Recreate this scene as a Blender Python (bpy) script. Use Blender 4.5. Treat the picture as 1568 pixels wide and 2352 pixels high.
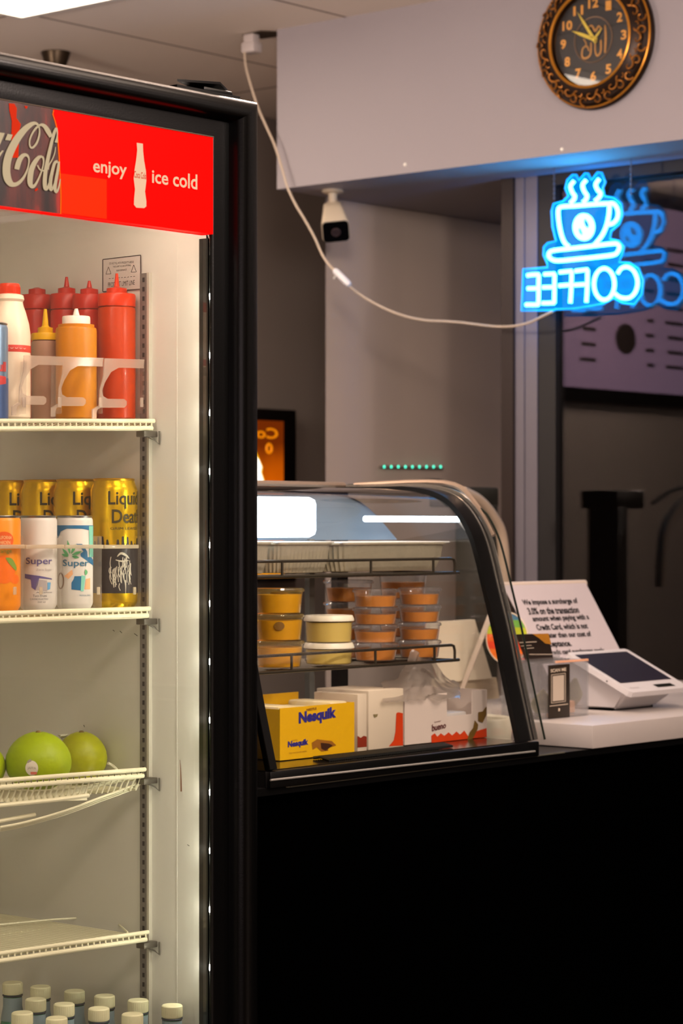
import bpy, bmesh, math, random
from mathutils import Vector, Matrix
random.seed(7)
S = bpy.context.scene
for o in list(bpy.data.objects): bpy.data.objects.remove(o)
COL = S.collection
# ---------------------------------------------------------------- camera
F_PX, HOR, CX, ZC = 5553.0, 1213.0, 784.0, 1.42
TH = math.radians(40.64)
FW = Vector((math.cos(TH), math.sin(TH), 0)); RT = Vector((math.sin(TH), -math.cos(TH), 0)); UP = Vector((0, 0, 1))
CAM = Vector((0, 0, ZC))
cd = bpy.data.cameras.new('camera'); cam = bpy.data.objects.new('camera', cd); COL.objects.link(cam)
cd.sensor_fit = 'VERTICAL'; cd.sensor_height = 36.0; cd.lens = 36.0 * F_PX / 2352.0
cd.shift_y = (HOR - 1176.0) / 2352.0
cd.clip_start = .05; cd.clip_end = 100
cam.matrix_world = Matrix.Translation(CAM) @ Matrix((RT, UP, -FW)).transposed().to_4x4()
cd.dof.use_dof = True; cd.dof.focus_distance = 3.45; cd.dof.aperture_fstop = 9.0
S.camera = cam
# ---------------------------------------------------------------- world, lights, exposure
w = bpy.data.worlds.new('world'); S.world = w; w.use_nodes = True
w.node_tree.nodes['Background'].inputs[0].default_value = (.012, .009, .007, 1)
w.node_tree.nodes['Background'].inputs[1].default_value = 0.35
S.view_settings.view_transform = 'Standard'; S.view_settings.look = 'None'
S.view_settings.gamma = 1; S.view_settings.use_curve_mapping = False
S.view_settings.exposure = 0.0
def area(name, loc, size, power, col, rot=(0, 0, 0)):
    l = bpy.data.lights.new(name, 'AREA'); l.shape = 'RECTANGLE'; l.size, l.size_y = size; l.energy = power; l.color = col
    o = bpy.data.objects.new(name, l); o.location = loc; o.rotation_euler = rot; COL.objects.link(o); return o
WARM = (1.0, .78, .62)
area('ceiling_lamp_front', (1.2, .3, 2.72), (1.2, .6), 60, WARM)
area('ceiling_lamp_middle', (2.9, 1.2, 2.72), (1.2, .6), 20, WARM)
area('ceiling_lamp_right', (3.4, -.6, 2.72), (1.2, .6), 20, WARM)
area('fill_light_behind', (-2.4, .0, 1.5), (1.6, 2.4), 26, (1.0, .80, .80), (0, -math.pi / 2, 0))  # added fill behind the camera, lifts ceiling and walls; no real source there
def point_fill(name, loc, power, col, r=.12):
    l = bpy.data.lights.new(name, 'POINT'); l.energy = power; l.color = col; l.shadow_soft_size = r
    o = bpy.data.objects.new(name, l); o.location = loc; COL.objects.link(o)
point_fill('fill_light_near', (2.5, .9, 2.33), 72, (1.0, .82, .73))  # unseen point fill added to brighten ceiling and soffit face, not its underside
point_fill('fill_light_far', (3.5, -1.2, 2.33), 80, (1.0, .82, .73))  # second added fill out of view, for ceiling and soffit face
point_fill('fill_light_rear', (2.5, 4.7, 2.3), 62, (1.0, .80, .66))  # added out-of-frame fill that lifts the dark back wall and rear ceiling
point_fill('fill_light_counter', (3.15, 2.75, 2.36), 44, (1.0, .81, .70))  # added fill above the frame for ceiling, soffit face and partition; no fixture

# ---------------------------------------------------------------- helpers
def ray(x, y): return FW + RT * ((x - CX) / F_PX) + UP * ((HOR - y) / F_PX)
def atD(x, y, d): return CAM + ray(x, y) * d
def onX(x, y, X): r = ray(x, y); return CAM + r * (X / r.x)
def onY(x, y, Y): r = ray(x, y); return CAM + r * (Y / r.y)
def onZ(x, y, Z): r = ray(x, y); return CAM + r * ((Z - ZC) / r.z)
def depth(p): return (Vector(p) - CAM).dot(FW)
def sz(npx, p): return npx / F_PX * depth(p)
def zat(y, p): return ZC + (HOR - y) / F_PX * depth(p)
def lin(c):
    def f(v):
        v /= 255.0
        return v / 12.92 if v <= .04045 else ((v + .055) / 1.055) ** 2.4
    return (f(c[0]), f(c[1]), f(c[2]), 1.0)

MATS = {}
def mat(name, col, rough=.5, metal=0, emit=None, es=0, alpha=1, trans=0, coat=0, noise=0, nscale=8, bump=0, bscale=60, ior=1.45, col2=None, spec=.5):
    if name in MATS: return MATS[name]
    m = bpy.data.materials.new(name); m.use_nodes = True; nt = m.node_tree; b = nt.nodes['Principled BSDF']
    c = lin(col)
    b.inputs['Base Color'].default_value = c; b.inputs['Roughness'].default_value = rough; b.inputs['Metallic'].default_value = metal
    b.inputs['Alpha'].default_value = alpha; b.inputs['Transmission Weight'].default_value = trans; b.inputs['IOR'].default_value = ior
    b.inputs['Coat Weight'].default_value = coat; b.inputs['Specular IOR Level'].default_value = spec
    if emit: b.inputs['Emission Color'].default_value = lin(emit); b.inputs['Emission Strength'].default_value = es
    tc = nt.nodes.new('ShaderNodeTexCoord')
    n = nt.nodes.new('ShaderNodeTexNoise'); n.inputs['Scale'].default_value = nscale; n.inputs['Detail'].default_value = 4
    nt.links.new(tc.outputs['Object'], n.inputs['Vector'])
    mx = nt.nodes.new('ShaderNodeMix'); mx.data_type = 'RGBA'
    k = 1 - noise
    mx.inputs[6].default_value = c; mx.inputs[7].default_value = lin(col2) if col2 else (c[0] * k, c[1] * k, c[2] * k, 1)
    nt.links.new(n.outputs['Fac'], mx.inputs[0]); nt.links.new(mx.outputs[2], b.inputs['Base Color'])
    if bump:
        n2 = nt.nodes.new('ShaderNodeTexNoise'); n2.inputs['Scale'].default_value = bscale
        nt.links.new(tc.outputs['Object'], n2.inputs['Vector'])
        bp = nt.nodes.new('ShaderNodeBump'); bp.inputs['Strength'].default_value = bump; bp.inputs['Distance'].default_value = .004
        nt.links.new(n2.outputs['Fac'], bp.inputs['Height']); nt.links.new(bp.outputs[0], b.inputs['Normal'])
    MATS[name] = m; return m
def pane(name, tint=(1, 1, 1), refl=1.0, rough=0.0, haze=0.0, hazecol=(200, 200, 195)):
    if name in MATS: return MATS[name]
    m = bpy.data.materials.new(name); m.use_nodes = True; nt = m.node_tree; nt.nodes.clear()
    out = nt.nodes.new('ShaderNodeOutputMaterial'); tr = nt.nodes.new('ShaderNodeBsdfTransparent'); tr.inputs[0].default_value = (*tint, 1)
    gl = nt.nodes.new('ShaderNodeBsdfGlossy'); gl.inputs['Roughness'].default_value = rough
    fr = nt.nodes.new('ShaderNodeFresnel'); ge = nt.nodes.new('ShaderNodeNewGeometry'); mr = nt.nodes.new('ShaderNodeMapRange')
    mr.inputs['To Min'].default_value = 1.5; mr.inputs['To Max'].default_value = 1 / 1.5; nt.links.new(ge.outputs['Backfacing'], mr.inputs['Value']); nt.links.new(mr.outputs[0], fr.inputs[0])
    mu = nt.nodes.new('ShaderNodeMath'); mu.operation = 'MULTIPLY'; mu.inputs[1].default_value = refl; mu.use_clamp = True
    mx = nt.nodes.new('ShaderNodeMixShader')
    nt.links.new(fr.outputs[0], mu.inputs[0]); nt.links.new(mu.outputs[0], mx.inputs[0])
    nt.links.new(tr.outputs[0], mx.inputs[1]); nt.links.new(gl.outputs[0], mx.inputs[2])
    last = mx
    if haze:
        df = nt.nodes.new('ShaderNodeBsdfDiffuse'); df.inputs[0].default_value = lin(hazecol)
        tl = nt.nodes.new('ShaderNodeBsdfTranslucent'); tl.inputs[0].default_value = lin(hazecol)
        ad = nt.nodes.new('ShaderNodeMixShader'); nt.links.new(df.outputs[0], ad.inputs[1]); nt.links.new(tl.outputs[0], ad.inputs[2])
        m2 = nt.nodes.new('ShaderNodeMixShader'); m2.inputs[0].default_value = haze
        nt.links.new(mx.outputs[0], m2.inputs[1]); nt.links.new(ad.outputs[0], m2.inputs[2]); last = m2
    nt.links.new(last.outputs[0], out.inputs[0]); MATS[name] = m; return m

class MB:
    def __init__(s): s.bm = bmesh.new()
    def box(s, a, b, bev=0):
        a, b = Vector(a), Vector(b); lo = Vector(map(min, a, b)); hi = Vector(map(max, a, b))
        t = bmesh.new(); bmesh.ops.create_cube(t, size=1)
        for v in t.verts: v.co = Vector((lo[i] + (v.co[i] + .5) * (hi[i] - lo[i]) for i in range(3)))
        if bev: bmesh.ops.bevel(t, geom=t.edges[:], offset=min(bev, .49 * min(hi - lo)), segments=2, affect='EDGES', profile=.5)
        return s.merge(t)
    def merge(s, t, M=None):
        me = bpy.data.meshes.new('t'); 
        if M is not None: t.transform(M)
        t.to_mesh(me); t.free(); s.bm.from_mesh(me); bpy.data.meshes.remove(me); return s
    def mesh(s, me): s.bm.from_mesh(me); bpy.data.meshes.remove(me); return s
    def lathe(s, prof, c=(0, 0, 0), axis=(0, 0, 1), seg=32, sx=1, sy=1):
        q = Vector((0, 0, 1)).rotation_difference(Vector(axis).normalized()); c = Vector(c); rings = []
        for r, z in prof:
            if r < 1e-6: rings.append([s.bm.verts.new(c + q @ Vector((0, 0, z)))])
            else: rings.append([s.bm.verts.new(c + q @ Vector((r * sx * math.cos(2 * math.pi * i / seg), r * sy * math.sin(2 * math.pi * i / seg), z))) for i in range(seg)])
        for A, B in zip(rings, rings[1:]):
            for i in range(seg):
                j = (i + 1) % seg
                f = [A[i % len(A)], A[j % len(A)], B[j % len(B)], B[i % len(B)]]; g = []
                for v in f:
                    if v not in g: g.append(v)
                if len(g) > 2: 
                    try: s.bm.faces.new(g)
                    except ValueError: pass
        return s
    def tube(s, pts, r, seg=8, closed=False, cap=True):
        pts = [Vector(p) for p in pts]; n = len(pts); rings = []; prev = None
        for i, p in enumerate(pts):
            if closed: t = pts[(i + 1) % n] - pts[i - 1]
            else: t = pts[min(i + 1, n - 1)] - pts[max(i - 1, 0)]
            t.normalize()
            if prev is None: a = t.orthogonal().normalized()
            else: a = (prev - t * prev.dot(t)).normalized()
            prev = a; b = t.cross(a); rr = r[i] if isinstance(r, (list, tuple)) else r
            rings.append([s.bm.verts.new(p + (a * math.cos(2 * math.pi * k / seg) + b * math.sin(2 * math.pi * k / seg)) * rr) for k in range(seg)])
        m = n if closed else n - 1
        for i in range(m):
            A, B = rings[i], rings[(i + 1) % n]
            for k in range(seg): s.bm.faces.new([A[k], A[(k + 1) % seg], B[(k + 1) % seg], B[k]])
        if cap and not closed: s.bm.faces.new(rings[0][::-1]); s.bm.faces.new(rings[-1])
        return s
    def poly(s, pts, th=None):
        """flat polygon, optionally extruded by vector th"""
        t = bmesh.new(); vs = [t.verts.new(Vector(p)) for p in pts]; f = t.faces.new(vs); t.normal_update()
        bmesh.ops.triangulate(t, faces=[f], ngon_method='EAR_CLIP')
        if th is not None:
            r = bmesh.ops.extrude_face_region(t, geom=t.faces[:]); 
            bmesh.ops.translate(t, verts=[e for e in r['geom'] if isinstance(e, bmesh.types.BMVert)], vec=Vector(th))
        return s.merge(t)
    def sweep(s, prof, path, closed=False):
        """prof: list of points per station: path is list of (origin, axis_u, axis_v)"""
        R = []
        for o, u, v in path: R.append([s.bm.verts.new(Vector(o) + Vector(u) * a + Vector(v) * b) for a, b in prof])
        n = len(R)
        for i in range(n if closed else n - 1):
            A, B = R[i], R[(i + 1) % n]
            for k in range(len(prof)):
                k2 = (k + 1) % len(prof); s.bm.faces.new([A[k], A[k2], B[k2], B[k]])
        if not closed: s.bm.faces.new(R[0][::-1]); s.bm.faces.new(R[-1])
        return s
    def grid(s, fn, nu, nv):
        V = [[s.bm.verts.new(fn(i / nu, j / nv)) for j in range(nv + 1)] for i in range(nu + 1)]
        for i in range(nu):
            for j in range(nv): s.bm.faces.new([V[i][j], V[i + 1][j], V[i + 1][j + 1], V[i][j + 1]])
        return s

def wloc(o):
    p = Vector((0, 0, 0))
    while o: p += o.location; o = o.parent
    return p
def obj(name, mb, m, parent=None, world=True, smooth=35, recenter=False):
    bmesh.ops.recalc_face_normals(mb.bm, faces=mb.bm.faces[:])
    loc = Vector((0, 0, 0))
    if parent and world: bmesh.ops.translate(mb.bm, verts=mb.bm.verts[:], vec=-wloc(parent))
    if not parent and recenter:
        vs = [v.co for v in mb.bm.verts]; lo = Vector([min(v[i] for v in vs) for i in range(3)]); hi = Vector([max(v[i] for v in vs) for i in range(3)])
        loc = (lo + hi) / 2; loc.z = lo.z; bmesh.ops.translate(mb.bm, verts=mb.bm.verts[:], vec=-loc)
    me = bpy.data.meshes.new(name); mb.bm.to_mesh(me); mb.bm.free()
    for p in me.polygons: p.use_smooth = True
    try: me.set_sharp_from_angle(angle=math.radians(smooth))
    except Exception: pass
    me.materials.append(m)
    o = bpy.data.objects.new(name, me); COL.objects.link(o)
    if parent: o.parent = parent
    else: o.location = loc
    return o
def tag(o, label=None, cat=None, group=None, kind=None):
    if label: o['label'] = label
    if cat: o['category'] = cat
    if group: o['group'] = group
    if kind: o['kind'] = kind
    return o
def thing(name, label, cat, loc=(0, 0, 0), rz=0, group=None):
    e = bpy.data.objects.new(name, None); COL.objects.link(e); e.location = loc; e.rotation_euler = (0, 0, rz); e.empty_display_size = .05
    return tag(e, label, cat, group)
def struct(name, mb, m, parent=None):
    o = obj(name, mb, m, parent, recenter=True)
    if not parent: o['kind'] = 'structure'
    return o
def dup(root, loc, rz=None, label=None, group=None):
    def cp(o, p):
        c = o.copy(); COL.objects.link(c); c.parent = p
        for ch in o.children: cp(ch, c)
        return c
    kids = list(root.children); r = root.copy(); COL.objects.link(r); r.location = loc
    for k in kids: cp(k, r)
    if rz is not None: r.rotation_euler = (0, 0, rz)
    if label: r['label'] = label
    if group: r['group'] = group
    return r
def textmesh(s, fn, sub=0, bold=0, align=None):
    """text as mesh; fn(u,v) maps its bounding box (0..1) to a point"""
    c = bpy.data.curves.new('t', 'FONT'); c.body = s; c.offset = bold; c.resolution_u = 3
    o = bpy.data.objects.new('t', c); COL.objects.link(o)
    dg = bpy.context.evaluated_depsgraph_get(); me = bpy.data.meshes.new_from_object(o.evaluated_get(dg))
    bpy.data.objects.remove(o); bpy.data.curves.remove(c)
    t = bmesh.new(); t.from_mesh(me); bpy.data.meshes.remove(me)
    bmesh.ops.remove_doubles(t, verts=t.verts[:], dist=1e-5)
    if sub: 
        bmesh.ops.triangulate(t, faces=t.faces[:]); bmesh.ops.subdivide_edges(t, edges=t.edges[:], cuts=sub)
    xs = [v.co.x for v in t.verts]; ys = [v.co.y for v in t.verts]
    x0, x1, y0, y1 = min(xs), max(xs), min(ys), max(ys)
    for v in t.verts: v.co = Vector(fn((v.co.x - x0) / (x1 - x0), (v.co.y - y0) / (y1 - y0)))
    return t
def bil(tl, tr, br, bl):
    tl, tr, br, bl = map(Vector, (tl, tr, br, bl))
    return lambda u, v: (bl * (1 - u) + br * u) * (1 - v) + (tl * (1 - u) + tr * u) * v
def spl(pts, n=8, closed=False):
    P = [Vector(p) for p in pts]; out = []; N = len(P)
    rng = range(N if closed else N - 1)
    for i in rng:
        if closed: a, b, c, d = P[i - 1], P[i], P[(i + 1) % N], P[(i + 2) % N]
        else: a, b, c, d = P[max(i - 1, 0)], P[i], P[i + 1], P[min(i + 2, N - 1)]
        for k in range(n):
            t = k / n
            out.append(.5 * ((2 * b) + (c - a) * t + (2 * a - 5 * b + 4 * c - d) * t * t + (3 * b - a - 3 * c + d) * t ** 3))
    if not closed: out.append(P[-1])
    return out
def ribbon(mb, pts, fn, n=8):
    q = spl([Vector((x, y, w_)) for x, y, w_ in pts], n); L = []; R = []
    for i, p in enumerate(q):
        a, b = q[max(i - 1, 0)], q[min(i + 1, len(q) - 1)]; t = Vector((b.x - a.x, b.y - a.y)); t.normalize(); nn = Vector((-t.y, t.x)) * max(p.z, 1) / 2
        L.append(mb.bm.verts.new(fn(p.x + nn.x, p.y + nn.y))); R.append(mb.bm.verts.new(fn(p.x - nn.x, p.y - nn.y)))
    for i in range(len(q) - 1): mb.bm.faces.new([L[i], L[i + 1], R[i + 1], R[i]])
def cyl(r, h, bev=.002): return [(0, 0), (r - bev, 0), (r, bev), (r, h - bev), (r - bev, h), (0, h)]
def wrap(R, s, z, off=.0004): a = s / R; return Vector(((R + off) * math.cos(a), (R + off) * math.sin(a), z))

# materials
BLACKP = mat('black_powdercoat', (4, 4, 4), .38, spec=.25, noise=.3, bump=.02)
BLACKM = mat('matte_black_laminate', (1, 1, 1), .9, spec=.0, noise=.3)
WHITEWALL = mat('fridge_liner_white', (208, 206, 196), .28, noise=.05, nscale=3)
WIRE = mat('cream_coated_wire', (226, 221, 190), .3, noise=.08)
STEEL = mat('brushed_steel', (150, 150, 150), .3, metal=1, noise=.2)
DARKSTEEL = mat('dark_wire', (72, 66, 55), .4, metal=.7)
WHITEPL = mat('white_plastic', (225, 222, 216), .4, noise=.05)
PAPER = mat('white_paper', (226, 222, 220), .8, noise=.04)
INK = mat('black_ink', (25, 22, 22), .7)

# ================================================================ SETTING
ZCEIL, XS, XW, YP, YB = 2.75, 4.782, 5.03, 4.34, 5.30
ZS = 2.324
WALL = mat('wall_paint_lilac_grey', (160, 153, 158), .8, noise=.06, nscale=2, bump=.05, bscale=220)
WALLD = mat('wall_paint_taupe', (156, 146, 140), .85, noise=.08, nscale=2, bump=.04, bscale=200)
# ceiling with tile seams
cm = bpy.data.materials.new('ceiling_tile'); cm.use_nodes = True; nt = cm.node_tree; b = nt.nodes['Principled BSDF']; b.inputs['Roughness'].default_value = .9
g = nt.nodes.new('ShaderNodeNewGeometry'); mp = nt.nodes.new('ShaderNodeMapping'); mp.inputs['Location'].default_value = (-4.20 + 12.0, -4.69 + 12.0, 0)
br = nt.nodes.new('ShaderNodeTexBrick'); br.offset = 0; br.inputs['Scale'].default_value = 1; br.inputs['Brick Width'].default_value = 1.2; br.inputs['Row Height'].default_value = .6
br.inputs['Mortar Size'].default_value = .006; br.inputs['Mortar Smooth'].default_value = .3
br.inputs['Color1'].default_value = lin((232, 220, 208)); br.inputs['Color2'].default_value = lin((228, 215, 203)); br.inputs['Mortar'].default_value = lin((120, 100, 88))
ns = nt.nodes.new('ShaderNodeTexNoise'); ns.inputs['Scale'].default_value = 160; bp = nt.nodes.new('ShaderNodeBump'); bp.inputs['Strength'].default_value = .25; bp.inputs['Distance'].default_value = .003
nt.links.new(g.outputs['Position'], mp.inputs[0]); nt.links.new(mp.outputs[0], br.inputs[0]); nt.links.new(br.outputs[0], b.inputs['Base Color'])
nt.links.new(g.outputs['Position'], ns.inputs['Vector']); nt.links.new(ns.outputs['Fac'], bp.inputs['Height']); nt.links.new(bp.outputs[0], b.inputs['Normal'])
m = MB(); m.box((-2.6, -2.6, ZCEIL), (8.2, YB, ZCEIL + .08)); struct('ceiling', m, cm)
m = MB(); m.box((-2.6, -2.6, -.05), (8.2, YB, 0)); struct('floor', m, mat('floor_tile_brown', (70, 58, 48), .4, noise=.3))
m = MB(); m.box((-2.6, YB, 0), (8.2, YB + .1, ZCEIL)); struct('wall_back', m, WALLD)
m = MB(); m.poly([(4.99, YP, 0), (5.94, YP, 0), (5.94, YP + .1, 0), (5.15, YP + .1, 0)], (0, 0, ZCEIL)); struct('wall_partition', m, mat('wall_paint_beige_grey', (206, 190, 178), .85, noise=.05, nscale=2, bump=.04, bscale=200))
m = MB(); m.box((-2.7, -2.6, 0), (-2.6, YB, ZCEIL)); struct('wall_left', m, WALLD)
m = MB(); m.box((-2.6, -2.7, 0), (8.2, -2.6, ZCEIL)); struct('wall_front', m, WALLD)
m = MB(); m.box((XS, 3.765, ZS), (8.2, 4.331, ZCEIL)); m.box((XS, -2.6, ZS), (XW + .06, 3.765, ZCEIL)); struct('wall_soffit', m, WALL)
m = MB(); m.box((XW - .02, -2.6, 0), (XW + .06, 3.72, .92)); struct('wall_window_base', m, BLACKM)
# window: frame with jamb strips and glass
FR = mat('window_frame_bronze', (44, 33, 28), .4, metal=.3, noise=.2)
FRL = mat('window_frame_aluminium', (112, 108, 116), .45, metal=.3, noise=.1)
pj = [onX(x, 900, XW).y for x in (1157, 1184, 1205, 1233)]
win = thing('window_1', 'tall dark shop window with aluminium frame', 'window', (XW, 2.2, .92)); del win['label']; del win['category']; win['kind'] = 'structure'
m = MB(); m.box((XW - .012, pj[0], .92), (XW + .07, pj[1], ZS)); obj('window_jamb', m, FR, win)
m = MB(); m.box((XW - .004, pj[1], .92), (XW + .06, pj[2], ZS)); m.box((XW + .0, pj[2], .92), (XW + .05, pj[3], ZS)); obj('window_frame', m, FRL, win)
m = MB(); m.box((XW + .004, pj[3] - .055, .92), (XW + .05, pj[3], ZS)); m.box((XW, -2.6, ZS - .03), (XW + .05, pj[3] - .05, ZS)); m.box((XW, -2.6, .92), (XW + .05, pj[3], .96)); m.box((XW, 2.0, .95), (XW + .05, 2.06, ZS - .03)); obj('window_seal', m, mat('window_gasket_black', (16, 14, 14), .5), win)
m = MB(); m.box((XW + .02, -2.6, .95), (XW + .026, pj[3] - .05, ZS - .02)); obj('window_pane', m, pane('window_glass', (.75, .72, .7), 1.15), win)
m = MB()
m.box((8.0, -2.6, 0), (8.1, YP, ZCEIL)); m.box((5.95, YP, 0), (8.1, YP + .1, ZCEIL)); struct('wall_outside', m, mat('night_facade_brown', (26, 17, 10), .9, noise=.5, nscale=3))

# ================================================================ CEILING THINGS
cl = thing('ceiling_light', 'bright recessed ceiling light panel at the top left corner', 'ceiling light', (3.6, 4.39, 2.74))
m = MB(); m.box((3.02, 4.11, 2.738), (4.18, 4.67, 2.742)); obj('diffuser', m, mat('light_panel', (255, 240, 220), .5, emit=(255, 236, 214), es=9.0), cl)
m = MB()
for a, b_ in (((3.0, 4.09), (4.2, 4.11)), ((3.0, 4.67), (4.2, 4.69)), ((3.0, 4.11), (3.02, 4.67)), ((4.18, 4.11), (4.2, 4.67))): m.box((a[0], a[1], 2.732), (b_[0], b_[1], 2.75))
obj('trim_frame', m, WHITEPL, cl)
p = onZ(128, 120, ZCEIL)
sp = thing('ceiling_sprinkler', 'small dark cone fixture on the ceiling above the drinks fridge', 'ceiling fixture', (p.x, p.y, ZCEIL - .05))
m = MB(); m.lathe([(0, .05), (.041, .05), (.041, .046), (.026, .0), (.02, -.004), (0, -.004)], sp.location); obj('cone', m, mat('dark_brass', (74, 62, 48), .35, metal=.8, noise=.4, nscale=30), sp)
m = MB(); m.lathe([(0, -.004), (.012, -.004), (.012, -.02), (0, -.02)], sp.location); obj('nozzle', m, STEEL, sp)
# adaptor + cable
p0 = onX(577, 84, 4.77); p1 = onX(577, 122, 4.77); wd = .018
ad = thing('power_adapter', 'white plug adaptor hanging from a dark hole in the ceiling by the soffit', 'plug', (p1.x, p1.y, p1.z))
m = MB(); m.box((p1.x - .014, p1.y - wd, p1.z + .02), (p1.x + .014, p1.y + wd, ZCEIL - .004), .004); m.box((p1.x - .018, p1.y - wd - .006, p1.z), (p1.x + .018, p1.y + wd + .004, p1.z + .028), .004); obj('adapter_body', m, mat('adapter_white', (196, 186, 184), .5), ad)
m = MB(); m.poly([onZ(x, y, ZCEIL - .003) for x, y in ((556, 82), (598, 72), (640, 74), (640, 84), (600, 90), (585, 84))], (0, 0, .002)); obj('ceiling_cutout', m, mat('torn_tile_brown', (66, 48, 24), .9, noise=.4, nscale=60), ad)

for (x, y), lb_ in zip(((930, 378), (1290, 343)), ('tiny white screw head on the soffit above and right of the security camera', 'tiny white screw head on the soffit between the clock and the neon sign')):
    m = MB(); m.lathe([(0, 0), (.0045, 0), (.003, .003), (0, .0035)], onX(x, y, XS), (-1, 0, 0), 12); tag(obj('screw_head', m, mat('screw_white', (250, 248, 240), .3), recenter=True), lb_, 'screw')
XN = XW - .075   # neon sign plane
cb = [(563, 108), (562, 130), (568, 168), (590, 240), (612, 292), (630, 332), (647, 385), (660, 430), (680, 472), (700, 505), (722, 545), (740, 585), (757, 610), (776, 630)]
pts = []
for i, (x, y) in enumerate(cb): pts.append(onX(x, y, 4.755))
cb2 = [(800, 655), (826, 676), (860, 697), (900, 716), (940, 729), (980, 736), (1020, 738), (1060, 741), (1100, 746), (1140, 750), (1180, 749), (1215, 741), (1245, 727), (1268, 716)]
for i, (x, y) in enumerate(cb2): pts.append(onX(x, y, 4.76 + (XN - 4.77) * min(1, i / 9)))
cab = thing('power_cable', 'long thin white cable sagging from the ceiling adaptor to the neon sign', 'cable', pts[14])
m = MB(); m.tube(spl(pts, 5), .0032, 7); obj('cord', m, mat('cable_white', (196, 178, 158), .5), cab)
m = MB(); a, c_ = onX(768, 620, 4.757), onX(803, 655, 4.757); m.tube([a, a.lerp(c_, .08), a.lerp(c_, .92), c_], [.006, .009, .009, .006], 10); obj('inline_switch', m, mat('switch_white', (225, 225, 232), .35), cab)
m = MB(); m.tube([onX(776, 628, 4.757), onX(766, 640, 4.757)], .0022, 6); obj('cable_tie', m, WHITEPL, cab)

# security camera
pc = onZ(764, 436, ZS); pc.z = ZS
sc = thing('security_camera', 'white bullet security camera hanging under the soffit', 'security camera', pc)
CW = mat('camera_housing_white', (205, 190, 168), .45)
m = MB(); m.lathe([(0, 0), (.028, 0), (.03, -.006), (.02, -.01), (0, -.01)], pc); obj('mounting_plate', m, CW, sc)
m = MB(); m.lathe([(.012, -.008), (.012, -.03), (.015, -.034), (.017, -.05), (.013, -.056), (0, -.056)], pc); obj('bracket_arm', m, CW, sc)
ctr_b = Vector((pc.x, pc.y, ZS - .052)); fc = onX(771, 531, pc.x - .05)
ax = (fc - ctr_b).normalized(); sdx = Vector((0, 0, 1)).cross(ax).normalized(); sdx = (Matrix.Rotation(math.radians(8), 3, ax) @ sdx); upx = ax.cross(sdx)
def rsq(hw, hh, r, n=5):
    o_ = []
    for cx_, cy_, a0 in ((hw - r, hh - r, 0), (-hw + r, hh - r, 90), (-hw + r, -hh + r, 180), (hw - r, -hh + r, 270)):
        for k in range(n + 1):
            t = math.radians(a0 + 90 * k / n); o_.append((cx_ + r * math.cos(t), cy_ + r * math.sin(t)))
    return o_
L = (fc - ctr_b).length
def camsec(mb, st):
    R = [[mb.bm.verts.new(ctr_b + ax * d_ + sdx * a * k + upx * b2 * k) for a, b2 in rsq(.037, .034, .012)] for d_, k in st]
    for A, B in zip(R, R[1:]):
        for i in range(len(A)): j = (i + 1) % len(A); mb.bm.faces.new([A[i], A[j], B[j], B[i]])
    mb.bm.faces.new(R[0][::-1]); mb.bm.faces.new(R[-1])
m = MB(); camsec(m, [(-.006, .55), (.0, .66), (.02, .72), (L - .004, 1.0), (L, .98)]); obj('housing', m, CW, sc)
m = MB(); camsec(m, [(L - .001, .93), (L + .004, .93)]); ff = obj('face_plate', m, mat('camera_face_black', (8, 8, 9), .15), sc)
m = MB(); m.lathe([(0, 0), (.013, 0), (.013, .003), (.010, .004), (.009, .001), (0, .003)], ctr_b + ax * (L + .004), ax, 20); obj('lens', m, mat('lens_dark', (60, 48, 50), .1), sc)

# ---------------------------------------------------------------- wall clock
cc = onX(1362, 95, XS); HX = XS - .012
ck = thing('wall_clock', 'round antique-gold wall clock with black dial on the white soffit', 'clock', (XS, cc.y, cc.z))
Rr = .164
GOLD = mat('antique_gold', (190, 120, 40), .35, metal=.6, noise=.6, nscale=45, col2=(70, 42, 16))
GOLDB = mat('bright_gold', (206, 136, 40), .3, metal=.6, noise=.3)
base = Vector((XS, cc.y - .012, cc.z))
m = MB(); m.lathe([(0, 0), (Rr, 0), (Rr + .002, .008), (Rr - .004, .02), (Rr - .012, .028), (Rr - .024, .026), (Rr - .034, .032), (Rr - .046, .036), (Rr - .05, .03), (Rr - .052, .014), (0, .014)], base, (-1, 0, 0), 72); obj('rim', m, mat('clock_frame_bronze', (44, 26, 14), .35, metal=.5, noise=.4, nscale=30), ck)
for k in range(52):       # scroll relief around the rim
    m = MB(); a = 2 * math.pi * (k // 2 + .5 * (k % 2)) / 26; c0 = base + Vector((-.031, math.cos(a) * (Rr - (.030 if k % 2 else .017)), math.sin(a) * (Rr - (.030 if k % 2 else .017))))
    er = Vector((0, math.cos(a), math.sin(a))); et = Vector((0, -math.sin(a), math.cos(a))); P_ = []
    for t in range(15):
        q = t / 14 * 4.9 + (k % 4) * 1.57; rr = .0125 * (1 - t / 18); P_.append(c0 + er * rr * math.cos(q) + et * rr * math.sin(q) * 1.2 + Vector((-.001 * math.sin(q), 0, 0)))
    P_ = [Vector((p.x + .004 * max(0, ((p - base).length - .148) / .01), p.y, p.z)) for p in P_]
    m.tube(P_, [.0027 - .0001 * t for t in range(15)], 6)
    obj('scroll_relief', m, GOLD, ck)
m = MB(); m.tube([base + Vector((-.034, math.cos(a) * (Rr - .049), math.sin(a) * (Rr - .049))) for a in [2 * math.pi * i / 60 for i in range(60)]], .004, 8, True)
m.tube([base + Vector((-.018, math.cos(a) * (Rr - .004), math.sin(a) * (Rr - .004))) for a in [2 * math.pi * i / 60 for i in range(60)]], .003, 8, True); obj('bezel_ring', m, GOLDB, ck)
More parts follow.
